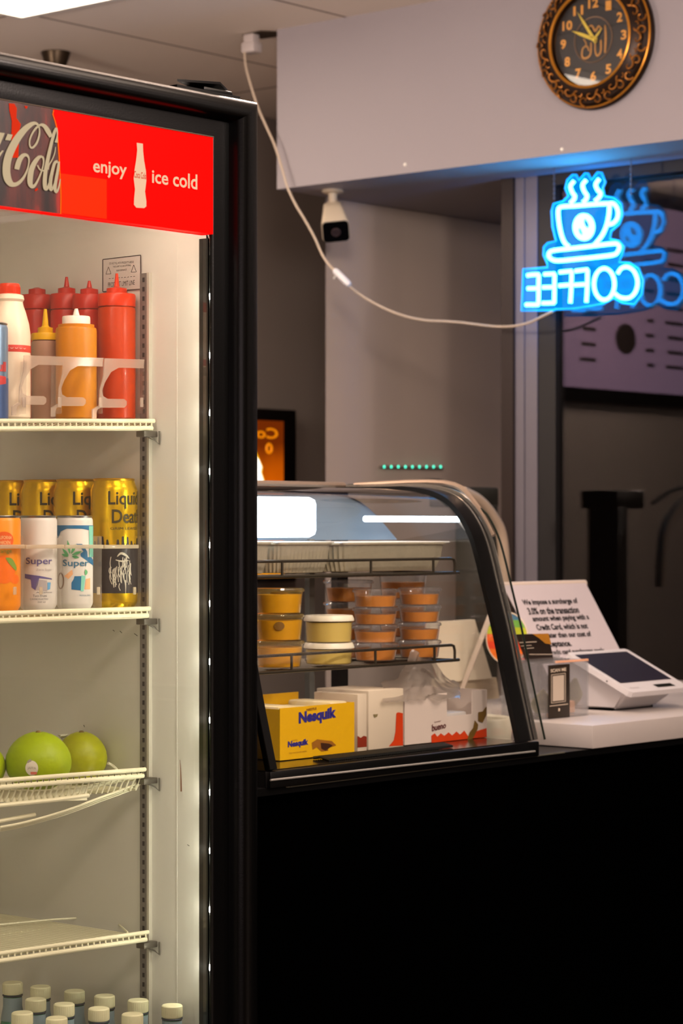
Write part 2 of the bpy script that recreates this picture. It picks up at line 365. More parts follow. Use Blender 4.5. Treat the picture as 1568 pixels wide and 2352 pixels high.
m = MB(); m.lathe([(0, .0145), (Rr - .051, .0145), (Rr - .051, .016), (0, .016)], base, (-1, 0, 0), 64); dl = obj('dial', m, mat('dial_black', (22, 19, 17), .5, noise=.3), ck)
GN = mat('numeral_gold', (226, 158, 60), .4, metal=.2)
rd = .087; xx = base.x - .0175
for n_ in range(1, 13):
    a = math.radians(90 - 30 * n_)     # seen from -X, +Y is to the left
    c0 = Vector((xx, base.y - math.cos(a) * rd, base.z + math.sin(a) * rd)); h_ = .0115; w_ = .008 * (1.8 if n_ > 9 else 1)
    m = MB(); m.merge(textmesh(str(n_), bil(c0 + Vector((0, w_, h_)), c0 + Vector((0, -w_, h_)), c0 + Vector((0, -w_, -h_)), c0 + Vector((0, w_, -h_))), bold=.03)); obj('numeral', m, GN, dl)
m = MB(); m.tube([Vector((xx, base.y + math.cos(a) * .054, base.z + math.sin(a) * .054)) for a in [2 * math.pi * i / 48 for i in range(48)]], .0016, 6, True); obj('inner_ring', m, mat('ring_bronze', (120, 92, 66), .4, metal=.5), dl)
m = MB()      # calligraphic ornament of upright strokes
def ck2(u, v): return Vector((xx - .0005, base.y - u, base.z + v))
for st in ([(.034, .030, 4), (.036, .0, 6), (.034, -.036, 5)], [(.022, -.004, 5), (.022, -.03, 5), (.012, -.040, 5), (.006, -.028, 4), (.006, -.006, 4)], [(-.006, -.006, 4), (-.008, -.034, 5), (-.022, -.042, 5), (-.032, -.036, 5), (-.03, -.018, 4), (-.018, -.014, 4), (-.012, -.026, 3)], [(-.016, .03, 4), (-.004, .034, 4), (.006, .02, 6), (.016, .03, 4), (.024, .02, 4)], [(-.028, .006, 3), (-.02, -.008, 3), (-.026, -.014, 3)]):
    ribbon(m, [(x * 1000, y * 1000, w_) for x, y, w_ in st], lambda a, b_: ck2(a / 1000, b_ / 1000), 5)
obj('calligraphy', m, mat('ornament_gold', (176, 124, 52), .4, metal=.3), dl)
HG = mat('hand_gold', (216, 190, 60), .35, metal=.2)
for nm, (x, y), w0 in (('minute_hand', (1325, 27), 7), ('hour_hand', (1312, 71), 8), ('second_hand', (1383, 64), 5)):
    tip = onX(x, y, xx - .003); c0 = Vector((xx - .003, base.y + .0, base.z + .0)); c0 = onX(1364, 90, xx - .003); d_ = tip - c0; nrm = Vector((0, -d_.z, d_.y)).normalized()
    m = MB(); w1 = w0 * .0006; m.poly([c0 - d_ * .12 - nrm * w1, c0 + d_ * .6 - nrm * w1 * .8, tip, c0 + d_ * .6 + nrm * w1 * .8, c0 - d_ * .12 + nrm * w1], (-.0012, 0, 0)); obj(nm, m, HG, ck)
m = MB(); m.lathe([(0, 0), (.006, 0), (.005, .004), (0, .005)], onX(1364, 90, xx - .003), (-1, 0, 0), 16); obj('hub', m, HG, ck)
m = MB(); m.lathe([(0, .026), (Rr - .052, .025), (Rr - .052, .0265), (0, .0275)], base, (-1, 0, 0), 48); obj('clock_glass', m, pane('clock_glass', (1, 1, 1), 1.0), ck)

# ---------------------------------------------------------------- neon sign
def nz(a, b_, X=XN): return onX(1140 + a / 3.663, 340 + b_ / 3.663, X)
pn = nz(760, 660)
ne = thing('neon_sign', 'blue glowing coffee cup neon sign with COFFEE lettering hung in the window', 'neon sign', pn)
NEON = bpy.data.materials.new('neon_tube'); NEON.use_nodes = True; nt = NEON.node_tree; nt.nodes.clear()
o_ = nt.nodes.new('ShaderNodeOutputMaterial'); e_ = nt.nodes.new('ShaderNodeEmission'); e_.inputs[0].default_value = (.045, .45, 1, 1); e_.inputs[1].default_value = 23.0; nt.links.new(e_.outputs[0], o_.inputs[0])
TR = .0054
def neon(name, strokes, r=TR, closed=False, white=NEON):
    m = MB()
    for st in strokes: m.tube(spl([nz(a, b_, XN - .006) for a, b_ in st], 5, closed), r, 8, closed)
    return obj(name, m, white, ne)
neon('steam_tube', [[(650, 280), (622, 320), (635, 370), (657, 405), (645, 440), (622, 460)]])
neon('steam_tube', [[(752, 272), (724, 310), (735, 360), (760, 400), (750, 435), (728, 455)]])
neon('steam_tube', [[(862, 262), (834, 305), (848, 350), (874, 380), (862, 415), (830, 445)]])
neon('cup_tube', [[(605, 825), (575, 800), (548, 740), (530, 660), (520, 580), (520, 520), (545, 495), (650, 487), (800, 475), (935, 468), (948, 480), (944, 560), (925, 650), (890, 730), (845, 790), (815, 822)]])
neon('handle_tube', [[(938, 468), (975, 466), (1005, 490), (1022, 540), (1015, 590), (990, 625), (960, 640), (935, 640)]])
neon('saucer_tube', [[(480, 862), (620, 846), (800, 825), (960, 806), (1010, 806), (1032, 830), (1020, 870), (985, 898), (860, 915), (700, 932), (530, 948), (470, 940), (440, 912), (445, 880)]], closed=True)
m = MB()
el = [(738 + 90 * math.cos(t), 665 + 115 * math.sin(t)) for t in [2 * math.pi * i / 40 for i in range(40)]]
hx = [(700, 665), (690, 690), (698, 715), (712, 728), (730, 738), (728, 715), (718, 690)]; hy = [(742, 590), (735, 620), (745, 655), (775, 680), (785, 655), (775, 625), (760, 605)]
t = bmesh.new(); 
rings = [[t.verts.new(nz(a, b_, XN - .006)) for a, b_ in lst] for lst in (el, hx, hy)]
ed = [t.edges.new((r_[i], r_[(i + 1) % len(r_)])) for r_ in rings for i in range(len(r_))]
bmesh.ops.triangle_fill(t, edges=ed, use_beauty=True)
r_ = bmesh.ops.extrude_face_region(t, geom=t.faces[:]); bmesh.ops.translate(t, verts=[e for e in r_['geom'] if isinstance(e, bmesh.types.BMVert)], vec=(-.004, 0, 0)); m.merge(t)
obj('coffee_bean', m, NEON, ne)
neon('letter', [[(355, 1065), (352, 1320)], [(258, 1072), (300, 1066), (355, 1064)], [(262, 1182), (352, 1180)], [(245, 1318), (352, 1318)]], TR * .95)
neon('letter', [[(488, 1060), (485, 1305)], [(400, 1062), (488, 1058)], [(388, 1172), (487, 1170)], [(385, 1305), (485, 1303)]], TR * .95)
neon('letter', [[(632, 1035), (628, 1180), (620, 1305)], [(530, 1045), (632, 1035)], [(525, 1158), (628, 1150)]], TR * .95)
neon('letter', [[(765, 1025), (762, 1180), (755, 1298)], [(662, 1035), (765, 1022)], [(655, 1152), (762, 1146)]], TR * .95)
neon('letter', [[(905 + 86 * math.cos(t), 1145 + 132 * math.sin(t)) for t in [2 * math.pi * i / 16 for i in range(16)]]], TR * .95, True)
neon('letter', [[(1018, 1055), (1050, 1012), (1100, 1000), (1150, 1030), (1180, 1090), (1185, 1150), (1165, 1215), (1120, 1258), (1060, 1262), (1020, 1245), (998, 1225)]], TR * .95)
ctr = [(210, 1370), (225, 1018), (430, 1003), (425, 965), (395, 900), (398, 835), (430, 800), (500, 782), (470, 660), (463, 530), (480, 470), (560, 448), (605, 402), (578, 340), (595, 270), (640, 225), (670, 226), (695, 270), (745, 212), (770, 214), (800, 268), (850, 204), (885, 208), (916, 288), (895, 335), (910, 405), (990, 418), (1050, 470), (1062, 560), (1035, 640), (965, 700), (955, 765), (1030, 780), (1075, 830), (1060, 890), (1030, 960), (1120, 965), (1195, 1010), (1235, 1110), (1225, 1230), (1160, 1318), (1060, 1305), (985, 1262), (900, 1310), (800, 1330), (650, 1352), (500, 1358), (480, 1366)]
AC = bpy.data.materials.new('edge_lit_acrylic'); AC.use_nodes = True; nt = AC.node_tree; nt.nodes.clear()
o_ = nt.nodes.new('ShaderNodeOutputMaterial'); e_ = nt.nodes.new('ShaderNodeEmission'); e_.inputs[0].default_value = (.0, .30, .85, 1); e_.inputs[1].default_value = .55
t_ = nt.nodes.new('ShaderNodeBsdfTransparent'); t_.inputs[0].default_value = (.55, .65, .8, 1); a_ = nt.nodes.new('ShaderNodeAddShader'); nt.links.new(e_.outputs[0], a_.inputs[0]); nt.links.new(t_.outputs[0], a_.inputs[1]); nt.links.new(a_.outputs[0], o_.inputs[0])
m = MB(); m.poly([nz(a, b_, XN) for a, b_ in ctr], (.004, 0, 0)); bk = obj('acrylic_backing', m, AC, ne)
EB = mat('acrylic_glow_edge', (20, 140, 230), .4, emit=(0, 160, 255), es=1.0)
m = MB(); m.tube([nz(a, b_, XN) for a, b_ in ctr], .0028, 6, True); obj('glowing_edge', m, EB, bk)
for (a, b_, t0) in ((484, 440, 190), (1130, 400, 120)):
    q = nz(a, b_, XN); top = Vector((q.x, q.y, ZS)); m = MB(); m.tube([q, q.lerp(top, .35), top], .0013, 6); n0 = int((top.z - q.z) / .012)
    for k in range(n0): m.lathe([(.0012, -.004), (.0032, 0), (.0012, .004)], q + Vector((0, 0, .012 * k + .005)), (0, 0, 1), 6)
    obj('hanging_chain', m, mat('chain_steel', (150, 150, 160), .3, metal=.9), ne)

# ---------------------------------------------------------------- lit posters
q = [onY(x, y, YB - .03) for x, y in ((480, 925), (665, 943), (665, 1160), (480, 1160))]
zb = q[2].z - .25
ps = thing('lightbox_poster', 'glowing orange lightbox poster in a black frame on the dark wall', 'lightbox', (q[0].x / 2 + q[1].x / 2, YB, zb))
x0, x1, z1 = q[0].x, q[1].x, q[1].z
m = MB(); m.box((x0, YB - .06, zb), (x1, YB, z1), .004); obj('poster_frame', m, mat('lightbox_black', (20, 14, 12), .4), ps)
# screen gradient
pm = bpy.data.materials.new('lightbox_print'); pm.use_nodes = True; nt = pm.node_tree; nt.nodes.clear()
o_ = nt.nodes.new('ShaderNodeOutputMaterial'); e_ = nt.nodes.new('ShaderNodeEmission'); e_.inputs[1].default_value = 1.0
tc = nt.nodes.new('ShaderNodeTexCoord'); sx_ = nt.nodes.new('ShaderNodeSeparateXYZ'); rp = nt.nodes.new('ShaderNodeValToRGB')
rp.color_ramp.elements[0].position = .0; rp.color_ramp.elements[0].color = lin((255, 170, 10)); rp.color_ramp.elements[1].position = 1; rp.color_ramp.elements[1].color = lin((110, 40, 4))
e2 = rp.color_ramp.elements.new(.65); e2.color = lin((225, 100, 2)); e3 = rp.color_ramp.elements.new(.4); e3.color = lin((240, 125, 2))
n1 = nt.nodes.new('ShaderNodeTexNoise'); n1.inputs['Scale'].default_value = 3.0; ma = nt.nodes.new('ShaderNodeMath'); ma.operation = 'MULTIPLY_ADD'; ma.inputs[1].default_value = .25
nt.links.new(tc.outputs['Generated'], sx_.inputs[0]); nt.links.new(tc.outputs['Generated'], n1.inputs['Vector']); nt.links.new(n1.outputs['Fac'], ma.inputs[0]); nt.links.new(sx_.outputs['Z'], ma.inputs[2]); nt.links.new(ma.outputs[0], rp.inputs[0])
nt.links.new(rp.outputs[0], e_.inputs[0]); nt.links.new(e_.outputs[0], o_.inputs[0])
s0, s1 = onY(650, 968, YB - .062), onY(480, 960, YB - .062)
m = MB(); m.box((s1.x, YB - .064, zb + .02), (s0.x, YB - .06, s0.z)); scn = obj('lit_print', m, pm, ps)
EW = mat('print_white', (255, 255, 255), .5, emit=(255, 250, 240), es=1.6); EY = mat('print_yellow', (255, 200, 0), .5, emit=(255, 196, 0), es=1.0); EO = mat('print_amber', (226, 130, 0), .5, emit=(226, 130, 8), es=.9)
def pq(a, b_, o=.066): return onY(565 + a / 11.2, 930 + b_ / 11.2, YB - o)
m = MB(); m.poly([pq(*c, .0665) for c in ((-200, 600), (60, 860), (250, 1200), (420, 1600), (400, 1750), (560, 2230), (200, 2300), (-60, 1700), (-200, 1500))], (0, -.0005, 0)); obj('print_glow', m, EY, scn)
m = MB(); m.poly([pq(*c, .0685) for c in ((-200, 800), (95, 1010), (240, 1310), (330, 1420), (400, 1600), (370, 1720), (530, 2230), (270, 2250), (80, 1720), (-200, 1300))], (0, -.0005, 0)); obj('print_stripe', m, EW, scn)
m = MB(); m.merge(textmesh('Coffee', bil(pq(820, 610), pq(-420, 520), pq(-420, 820), pq(820, 880)), bold=.02)); obj('print_lettering', m, EO, scn)
m = MB(); c0 = pq(590, 1120); m.tube([c0 + Vector((math.cos(a) * .012, 0, math.sin(a) * .014)) for a in [2 * math.pi * i / 16 for i in range(16)]], .004, 6, True); obj('print_emblem', m, EO, scn)

tvx0, tvx1 = 1.85, 2.72
tv = thing('menu_board', 'wide lit menu screen reflected in the dark window glass', 'menu board', (2.28, YB, 1.93))
m = MB(); m.box((tvx0 - .03, YB - .05, 1.90), (tvx1 + .03, YB, 2.72), .004); obj('screen_frame', m, BLACKP, tv)
mm = mat('menu_screen', (120, 95, 120), .6, emit=(196, 165, 200), es=1.7)
m = MB(); m.box((tvx0, YB - .054, 1.95), (tvx1, YB - .05, 2.68)); ms = obj('screen', m, mm, tv)
MPR = mat('menu_print', (40, 30, 30), .6)
for k in range(9):
    for c_, w_ in ((tvx0 + .05, .16), (tvx0 + .26, .07), (tvx0 + .66, .12)): m = MB(); m.box((c_, YB - .056, 2.05 + k * .058), (c_ + w_ * (.7 + .3 * random.random()), YB - .0545, 2.064 + k * .058)); obj('menu_line', m, MPR, ms)
m = MB(); m.lathe([(0, 0), (.06, 0), (.06, .001), (0, .001)], (tvx0 + .46, YB - .055, 2.15), (0, -1, 0), 16, 1.2, 1); obj('menu_picture', m, MPR, ms)

# ================================================================ DRINKS FRIDGE
YF = 2.17; XR = onY(572, 232, YF).x; ZT = onY(572, 236, YF).z; XWAL = 2.31; XL = XR - .74; YBK = YF + .66
fr = thing('drinks_fridge', 'tall black glass-door drinks fridge with red lit header sign', 'fridge', ((XL + XR) / 2, (YF + YBK) / 2, 0))
m = MB()
m.box((XWAL + .012, YF + .05, .1), (XR - .001, YBK, ZT - .012)); m.box((XL + .002, YF + .05, .1), (XL + .028, YBK, ZT - .012)); m.box((XL + .028, YF + .05, 1.882), (XWAL + .012, YBK, ZT - .012))
m.box((XL + .028, YBK - .03, .1), (XWAL + .012, YBK, 1.882)); m.box((XL, YF + .05, 0), (XR, YBK, .12)); obj('cabinet', m, BLACKP, fr)
xl2 = XL + .032
m = MB()
m.box((XWAL, YF + .048, .12), (XWAL + .012, YBK - .03, 1.88)); m.box((XL + .029, YF + .048, .12), (xl2, YBK - .03, 1.88)); m.box((xl2, YBK - .05, .12), (XWAL, YBK - .031, 1.88))
m.box((xl2, YF + .048, 1.866), (XWAL, YBK - .05, 1.88)); m.box((xl2, YF + .048, .121), (XWAL, YBK - .05, .14)); ln = obj('interior_liner', m, WHITEWALL, fr)
m = MB(); m.box((xl2 + .06, YF + .06, 1.85), (XWAL - .05, YF + .085, 1.862), .003); obj('interior_lamp', m, mat('interior_lamp_glow', (255, 250, 240), .4, emit=(255, 232, 214), es=25.0), fr)
# door: moulded frame swept round the rectangle
dr = bpy.data.objects.new('door', None)
xs_in = onY(488, 500, YF).x; ws = XR - xs_in; zi = onY(488, 318, YF).z; wt = ZT - zi
def prof(wd_):     # (u inwards, v forwards -Y)
    k = wd_
    return [(0, -.045), (0, -.002)] + [(k * (.27 - .27 * math.cos(a)), .026 * math.sin(a) ** .8) for a in [math.pi * (i + .5) / 14 for i in range(14)]] + [(k * .56, .0), (k * .96, .0), (k, -.002), (k, -.005), (k * .52, -.007), (k * .50, -.045)]
m = MB()
zb_ = .16
P1 = prof(1.0)
R = []
for (cx_, cz_, ux, uz) in ((XL, ZT, 1, -1), (XR, ZT, -1, -1), (XR, zb_, -1, 1), (XL, zb_, 1, 1)):
    wz = wt if cz_ == ZT else .1
    R.append([m.bm.verts.new((cx_ + ux * ws * u, YF - v, cz_ + uz * wz * u)) for u, v in P1])
for i in range(4):
    A, B = R[i], R[(i + 1) % 4]
    for k in range(len(P1)):
        k2 = (k + 1) % len(P1); m.bm.faces.new([A[k], A[k2], B[k2], B[k]])
door = obj('door', m, mat('door_frame_black', (2, 2, 2), .27, spec=.26, noise=.2, bump=.03, bscale=400), fr, smooth=50)
m = MB(); m.box((XR - .004, YF + .012, zb_), (XR + .0015, YF + .048, ZT - .06)); obj('door_gasket', m, mat('gasket_brown', (62, 34, 20), .6), door)
m = MB()
h1 = onY(488, 206, YF + .03); m.box((XR - .13, YF + .005, ZT + .003), (XR - .012, YF + .06, ZT + .007)); m.box((XR - .075, YF + .01, ZT + .007), (XR - .02, YF + .05, ZT + .013), .002)
m.poly([(XR - .125, YF + .01, ZT + .012), (XR - .05, YF + .005, ZT + .018), (XR - .02, YF + .02, ZT + .014), (XR - .035, YF + .05, ZT + .013)], (0, 0, .003)); obj('hinge', m, BLACKP, door)
zs1 = onY(488, 538, YF).z; zs0 = zi + .001
YG = YF + .012
m = MB(); m.box((XL + ws, YG, zb_ + .1), (xs_in + .001, YG + .006, zs1)); obj('door_glass', m, pane('fridge_glass', (.97, .98, .97), 1.6, haze=.02, hazecol=(190, 170, 150)), door)
# header sign
def emis(name, col, s):
    return mat(name, tuple(c * .3 for c in col), .4, emit=col, es=s, spec=.04)
sg = MB(); xb = onY(136, 400, YF - .001).x
m = sg; m.box((XL + ws, YF - .001, zs1), (xs_in, YF + .02, zs0)); sign = obj('header_sign', m, mat('sign_red', (90, 2, 0), .4, emit=(255, 0, 0), es=1.1, spec=.03), door)
sign['label'] = 'lit red sign panel reading enjoy ice cold'
def fy(x, y, o=.0015): return onY(x, y, YF - o)
def cz(a, b_): return fy(a / 8.711, 230 + b_ / 8.711, .0034)
dk = bpy.data.materials.new('sign_photo_dark'); dk.use_nodes = True; nt = dk.node_tree; b = nt.nodes['Principled BSDF']; b.inputs['Roughness'].default_value = .25
tc = nt.nodes.new('ShaderNodeTexCoord'); mp = nt.nodes.new('ShaderNodeMapping'); mp.inputs['Scale'].default_value = (26, 26, 5); n1 = nt.nodes.new('ShaderNodeTexNoise'); n1.inputs['Scale'].default_value = 1; n1.inputs['Detail'].default_value = 5
rp = nt.nodes.new('ShaderNodeValToRGB'); rp.color_ramp.elements[0].color = lin((26, 18, 18)); rp.color_ramp.elements[0].position = .42; rp.color_ramp.elements[1].color = lin((190, 20, 2)); rp.color_ramp.elements[1].position = .78
e2 = rp.color_ramp.elements.new(.55); e2.color = lin((64, 26, 22))
nt.links.new(tc.outputs['Object'], mp.inputs[0]); nt.links.new(mp.outputs[0], n1.inputs['Vector']); nt.links.new(n1.outputs['Fac'], rp.inputs[0]); nt.links.new(rp.outputs[0], b.inputs['Base Color']); nt.links.new(rp.outputs[0], b.inputs['Emission Color']); b.inputs['Emission Strength'].default_value = .75
xbt, xbb = fy(126, 256).x, fy(141, 490).x
m = MB(); bd = [(1085, 205), (1065, 280), (1110, 420), (1140, 545), (1165, 800), (1190, 1150), (1210, 1550), (1225, 1900), (1220, 2280)]
PL = [(XL + ws, YF - .0018, zs0), ] + [cz(a, b_) + Vector((0, .0016, 0)) for a, b_ in bd]
PL[1].z = zs0; PL[-1].z = zs1; PL.append(Vector((XL + ws, YF - .0018, zs1)))
m.poly(PL, (0, .0006, 0)); dark = obj('sign_photo', m, dk, sign)
m = MB(); ribbon(m, [(a + 4, b_, 12) for a, b_ in bd], lambda a, b_: cz(a, b_) + Vector((0, .0009, 0)), 4); obj('photo_edge', m, emis('edge_amber', (232, 140, 10), .8), dark)
RO = emis('photo_red_orange', (225, 40, 0), .8)
for fl in (((190, 60), (300, 70), (350, 160), (340, 350), (430, 480), (400, 620), (380, 1150), (260, 1150), (240, 700), (250, 420), (200, 200)), ((500, 110), (570, 120), (550, 170), (520, 160)), ((710, 1790), (760, 1750), (775, 1790), (720, 1825))): m = MB(); m.poly([cz(*c) + Vector((0, .0011, 0)) for c in fl]); obj('photo_flare', m, RO, dark)
CR = emis('script_cream', (232, 208, 166), .55)
m = MB()
ribbon(m, [(1022, 735, 70), (960, 620, 95), (900, 530, 80), (840, 495, 60), (790, 505, 40), (720, 560, 42), (650, 660, 36), (600, 780, 32), (592, 880, 30), (615, 945, 36), (660, 945, 42), (720, 880, 42), (765, 780, 38), (790, 660, 32), (785, 560, 28), (755, 490, 44), (690, 462, 66), (600, 500, 96), (480, 600, 125), (340, 780, 145), (220, 1000, 155), (150, 1200, 155), (128, 1400, 155), (150, 1560, 150), (210, 1665, 120), (290, 1690, 85), (380, 1650, 70), (470, 1550, 52), (540, 1410, 36), (575, 1270, 28), (575, 1160, 34), (530, 1100, 56), (460, 1110, 80), (395, 1190, 100), (355, 1300, 105), (335, 1385, 95)], cz)
obj('script_lettering', m, CR, dark)
m = MB(); off = lambda a, b_: cz(a, b_) + Vector((0, -.0002, 0))
ribbon(m, [(840, 1125, 40), (770, 1150, 70), (690, 1250, 95), (625, 1400, 108), (600, 1560, 112), (605, 1680, 95), (650, 1730, 75), (705, 1690, 50), (770, 1570, 36), (830, 1420, 30), (865, 1280, 28), (868, 1180, 36), (840, 1125, 44)], off)
ribbon(m, [(748, 1300, 24), (785, 1375, 26), (840, 1410, 32), (895, 1408, 26)], off); obj('script_lettering', m, CR, dark)
m = MB(); off2 = lambda a, b_: cz(a, b_) + Vector((0, -.0004, 0))
ribbon(m, [(1120, 555, 40), (1085, 640, 60), (1040, 800, 62), (985, 1030, 68), (935, 1270, 74), (900, 1480, 78), (890, 1660, 82), (905, 1770, 72), (945, 1760, 50), (985, 1640, 32), (1020, 1500, 26)], off2)
ribbon(m, [(1108, 935, 12), (1090, 1060, 20), (1040, 1190, 22), (975, 1300, 28), (955, 1390, 30)], off2)
ribbon(m, [(1120, 555, 40), (1140, 640, 26), (1135, 740, 26), (1115, 850, 62)], lambda a, b_: cz(a, b_) + Vector((0, -.0006, 0))); obj('script_lettering', m, CR, dark)
m = MB()
ribbon(m, [(1150, 1225, 50), (1090, 1260, 60), (1040, 1430, 62), (1005, 1620, 70), (1010, 1780, 66), (1045, 1770, 40), (1090, 1650, 28), (1140, 1450, 26)], off2)
ribbon(m, [(1172, 1230, 40), (1150, 1400, 54), (1110, 1620, 62), (1095, 1770, 64), (1120, 1840, 46), (1165, 1760, 34), (1200, 1580, 18)], lambda a, b_: cz(a, b_) + Vector((0, -.0006, 0))); obj('script_lettering', m, CR, dark)
m = MB(); m.poly([cz(*c) for c in ((150, 675), (252, 692), (210, 808), (103, 798))]); m.poly([cz(*c) for c in ((-60, 640), (96, 660), (10, 870), (-60, 980))]); m.poly([cz(*c) for c in ((-60, 1110), (45, 1005), (75, 1010), (0, 1130), (-60, 1200))]); obj('script_lettering', m, CR, dark)
OR_ = emis('sign_orange_red', (255, 42, 0), .85)
m = MB(); m.poly([fy(x, y, .0014) for x, y in ((138, 398), (245, 412), (245, 503), (141, 490))]); m.poly([fy(x, y, .0017) for x, y in ((139, 440), (208, 450), (208, 498), (141, 489.5))]); obj('sign_tone_block', m, OR_, sign)
CR2 = emis('sign_text_cream', (250, 205, 165), .8)
m = MB(); m.merge(textmesh('enjoy', bil(fy(214, 366, .003), fy(291, 377, .003), fy(291, 413, .003), fy(214, 405, .003)), bold=.015)); obj('sign_lettering', m, CR2, sign)
m = MB(); m.merge(textmesh('ice cold', bil(fy(349, 389, .003), fy(453, 401, .003), fy(453, 436, .003), fy(349, 420, .003)), bold=.015)); obj('sign_lettering', m, CR2, sign)
bw = [(314, 328), (328, 330), (328.5, 347), (331, 370), (335, 393), (336, 415), (333, 440), (336, 462), (336, 474), (331, 478), (313, 477), (307.5, 470), (308, 455), (310, 435), (307, 410), (309, 390), (313, 365), (315, 345)]
m = MB(); m.poly([fy(x, y, .003) for x, y in bw]); bt = obj('sign_bottle', m, CR2, sign)
m = MB(); m.merge(textmesh('Coca Cola', bil(fy(308, 392, .0035), fy(335.5, 397, .0035), fy(335.5, 412, .0035), fy(308, 408, .0035)), bold=.01)); obj('bottle_script', m, RO, bt)
m = MB(); m.tube([Vector((XL + ws, YF - .002, zs0 + .0006)), Vector((xs_in, YF - .002, zs0 + .0006))], .0007, 5); obj('sign_trim', m, mat('trim_cream', (80, 66, 54), .5), sign)
# LED strip just behind the frame
LED = mat('led_cool_white', (255, 255, 255), .3, emit=(255, 250, 230), es=520.0)
YL = YF + .03
xl_ = onY(482, 1200, YL).x
m = MB(); m.box((xl_ + .0065, YL - .012, .3), (xl_ + .009, YL + .012, 1.80)); st = obj('led_strip', m, mat('led_board', (60, 62, 60), .35, metal=.4), fr)
m = MB(); m.tube([(xl_ + .001, YL, .55), (xl_ + .001, YL, zat(640, (xl_, YL, 0)))], .0055, 12); obj('led_tube', m, pane('tube_clear', (.92, .95, .95), 2.0, .05), st)
m = MB(); m.box((onY(474, 1200, YL).x - .0015, YL - .004, .2), (onY(474, 1200, YL).x + .0015, YL + .012, 1.80)); obj('strip_channel', m, mat('channel_black', (24, 26, 26), .25), st)
for y in (681, 816, 948, 1083, 1252, 1386, 1520, 1654, 1820, 1954, 2089, 2222):
    q = onY(483, y, YL + .003); m = MB(); m.lathe([(0, -.004), (.003, -.003), (.0036, 0), (.003, .003), (0, .004)], q, (0, 0, 1), 12); obj('led', m, LED, st)
for z in [1.72 - .08 * k for k in range(15)]:
    m = MB(); m.lathe([(0, -.004), (.0036, 0), (0, .004)], (XL + ws + .003, YL + .003, z), (0, 0, 1), 8); obj('led', m, LED, st)
m = MB(); q = onY(483, 575, YL); m.box(q + Vector((-.004, -.003, -.006)), q + Vector((.004, .003, .004)), .001); m.tube([q, onY(483, 558, YL), onY(480, 545, YL), onY(478, 538, YL)], .001, 5); obj('strip_connector', m, WHITEPL, st)
for (x, y) in ((483, 1116), (483, 1158), (483, 1225), (483, 1745), (483, 1780)): m = MB(); q = onY(x, y, YL); m.lathe([(.0058, -.006), (.0066, 0), (.0058, .006)], q, (0, 0, 1), 10); obj('strip_clip', m, STEEL, st)

# pilaster, trim line, sticker on the side wall
pa, pb = onX(326, 1500, XWAL), onX(343, 1500, XWAL); zt = onX(335, 628, XWAL).z
m = MB(); m.box((XWAL - .004, pb.y, .15), (XWAL, pa.y, zt)); pil = obj('shelf_pilaster', m, mat('pilaster_grey', (128, 124, 120), .4, metal=.35, noise=.2), fr)
m = MB()
zz = zt - .012
while zz > .6: m.box((XWAL - .0046, (pa.y + pb.y) / 2 - .0018, zz), (XWAL - .0041, (pa.y + pb.y) / 2 + .0018, zz + .006)); zz -= .0127
obj('slot_row', m, mat('slot_dark', (40, 38, 38), .7), pil)
e1, e2_ = onX(344, 1500, XWAL), onX(349, 1500, XWAL)
m = MB(); m.box((XWAL - .006, e2_.y, .15), (XWAL, e1.y, zt)); obj('pilaster_edge', m, mat('edge_aluminium', (190, 186, 172), .35, metal=.3), pil)
m = MB(); m.box((XWAL - .0003, onX(407, 1500, XWAL).y, .15), (XWAL, onX(405, 1500, XWAL).y, 1.8)); obj('liner_rib', m, WHITEWALL, ln)
def sx(x, y, o=.0012): return onX(x, y, XWAL - o)
m = MB(); m.poly([sx(x, y) for x, y in ((236, 596), (323, 586), (323, 664), (236, 670))]); stk = obj('warning_sticker', m, mat('sticker_paper', (196, 190, 182), .5), fr); stk['label'] = 'white fill-limit warning sticker with black border'
m = MB()
cs = [(236, 596), (323, 586), (323, 664), (236, 670)]
for i in range(4): ribbon(m, [(*cs[i], 2.2), (*cs[(i + 1) % 4], 2.2)], lambda a, b_: sx(a, b_, .0016), 1)
for cx_ in (249, 307):
    tr_ = [(cx_ - 6, 630 - (cx_ - 249) * .08), (cx_, 613 - (cx_ - 249) * .08), (cx_ + 6, 629 - (cx_ - 249) * .08)]
    for i in range(3): ribbon(m, [(*tr_[i], .8), (*tr_[(i + 1) % 3], .8)], lambda a, b_: sx(a, b_, .0018), 1)
for i in range(9): a = 250 + i * 7; ribbon(m, [(a, 640 - i * .6, 1), (a + 4, 639.6 - i * .6, 1)], lambda a, b_: sx(a, b_, .0016), 1)
for tx, c in (('DO NOT FILL WITH PRODUCTS ABOVE', (251, 603, 307, 599, 604)), ('THIS LIMIT AS AN OPTIMAL', (259, 611, 301, 607, 611)), ('PERFORMANCE', (267, 620, 291, 617, 620)), ('PRODUCT LIMIT LINE', (248, 649, 309, 643, 655))):
    hgt = c[4] - c[1] + (4 if c[4] != 655 else 5); m.merge(textmesh(tx, bil(sx(c[0], c[1], .0018), sx(c[2], c[3], .0018), sx(c[2], c[3] + hgt, .0018), sx(c[0], c[1] + hgt, .0018))))
obj('sticker_print', m, mat('sticker_ink', (60, 54, 56), .7), stk)
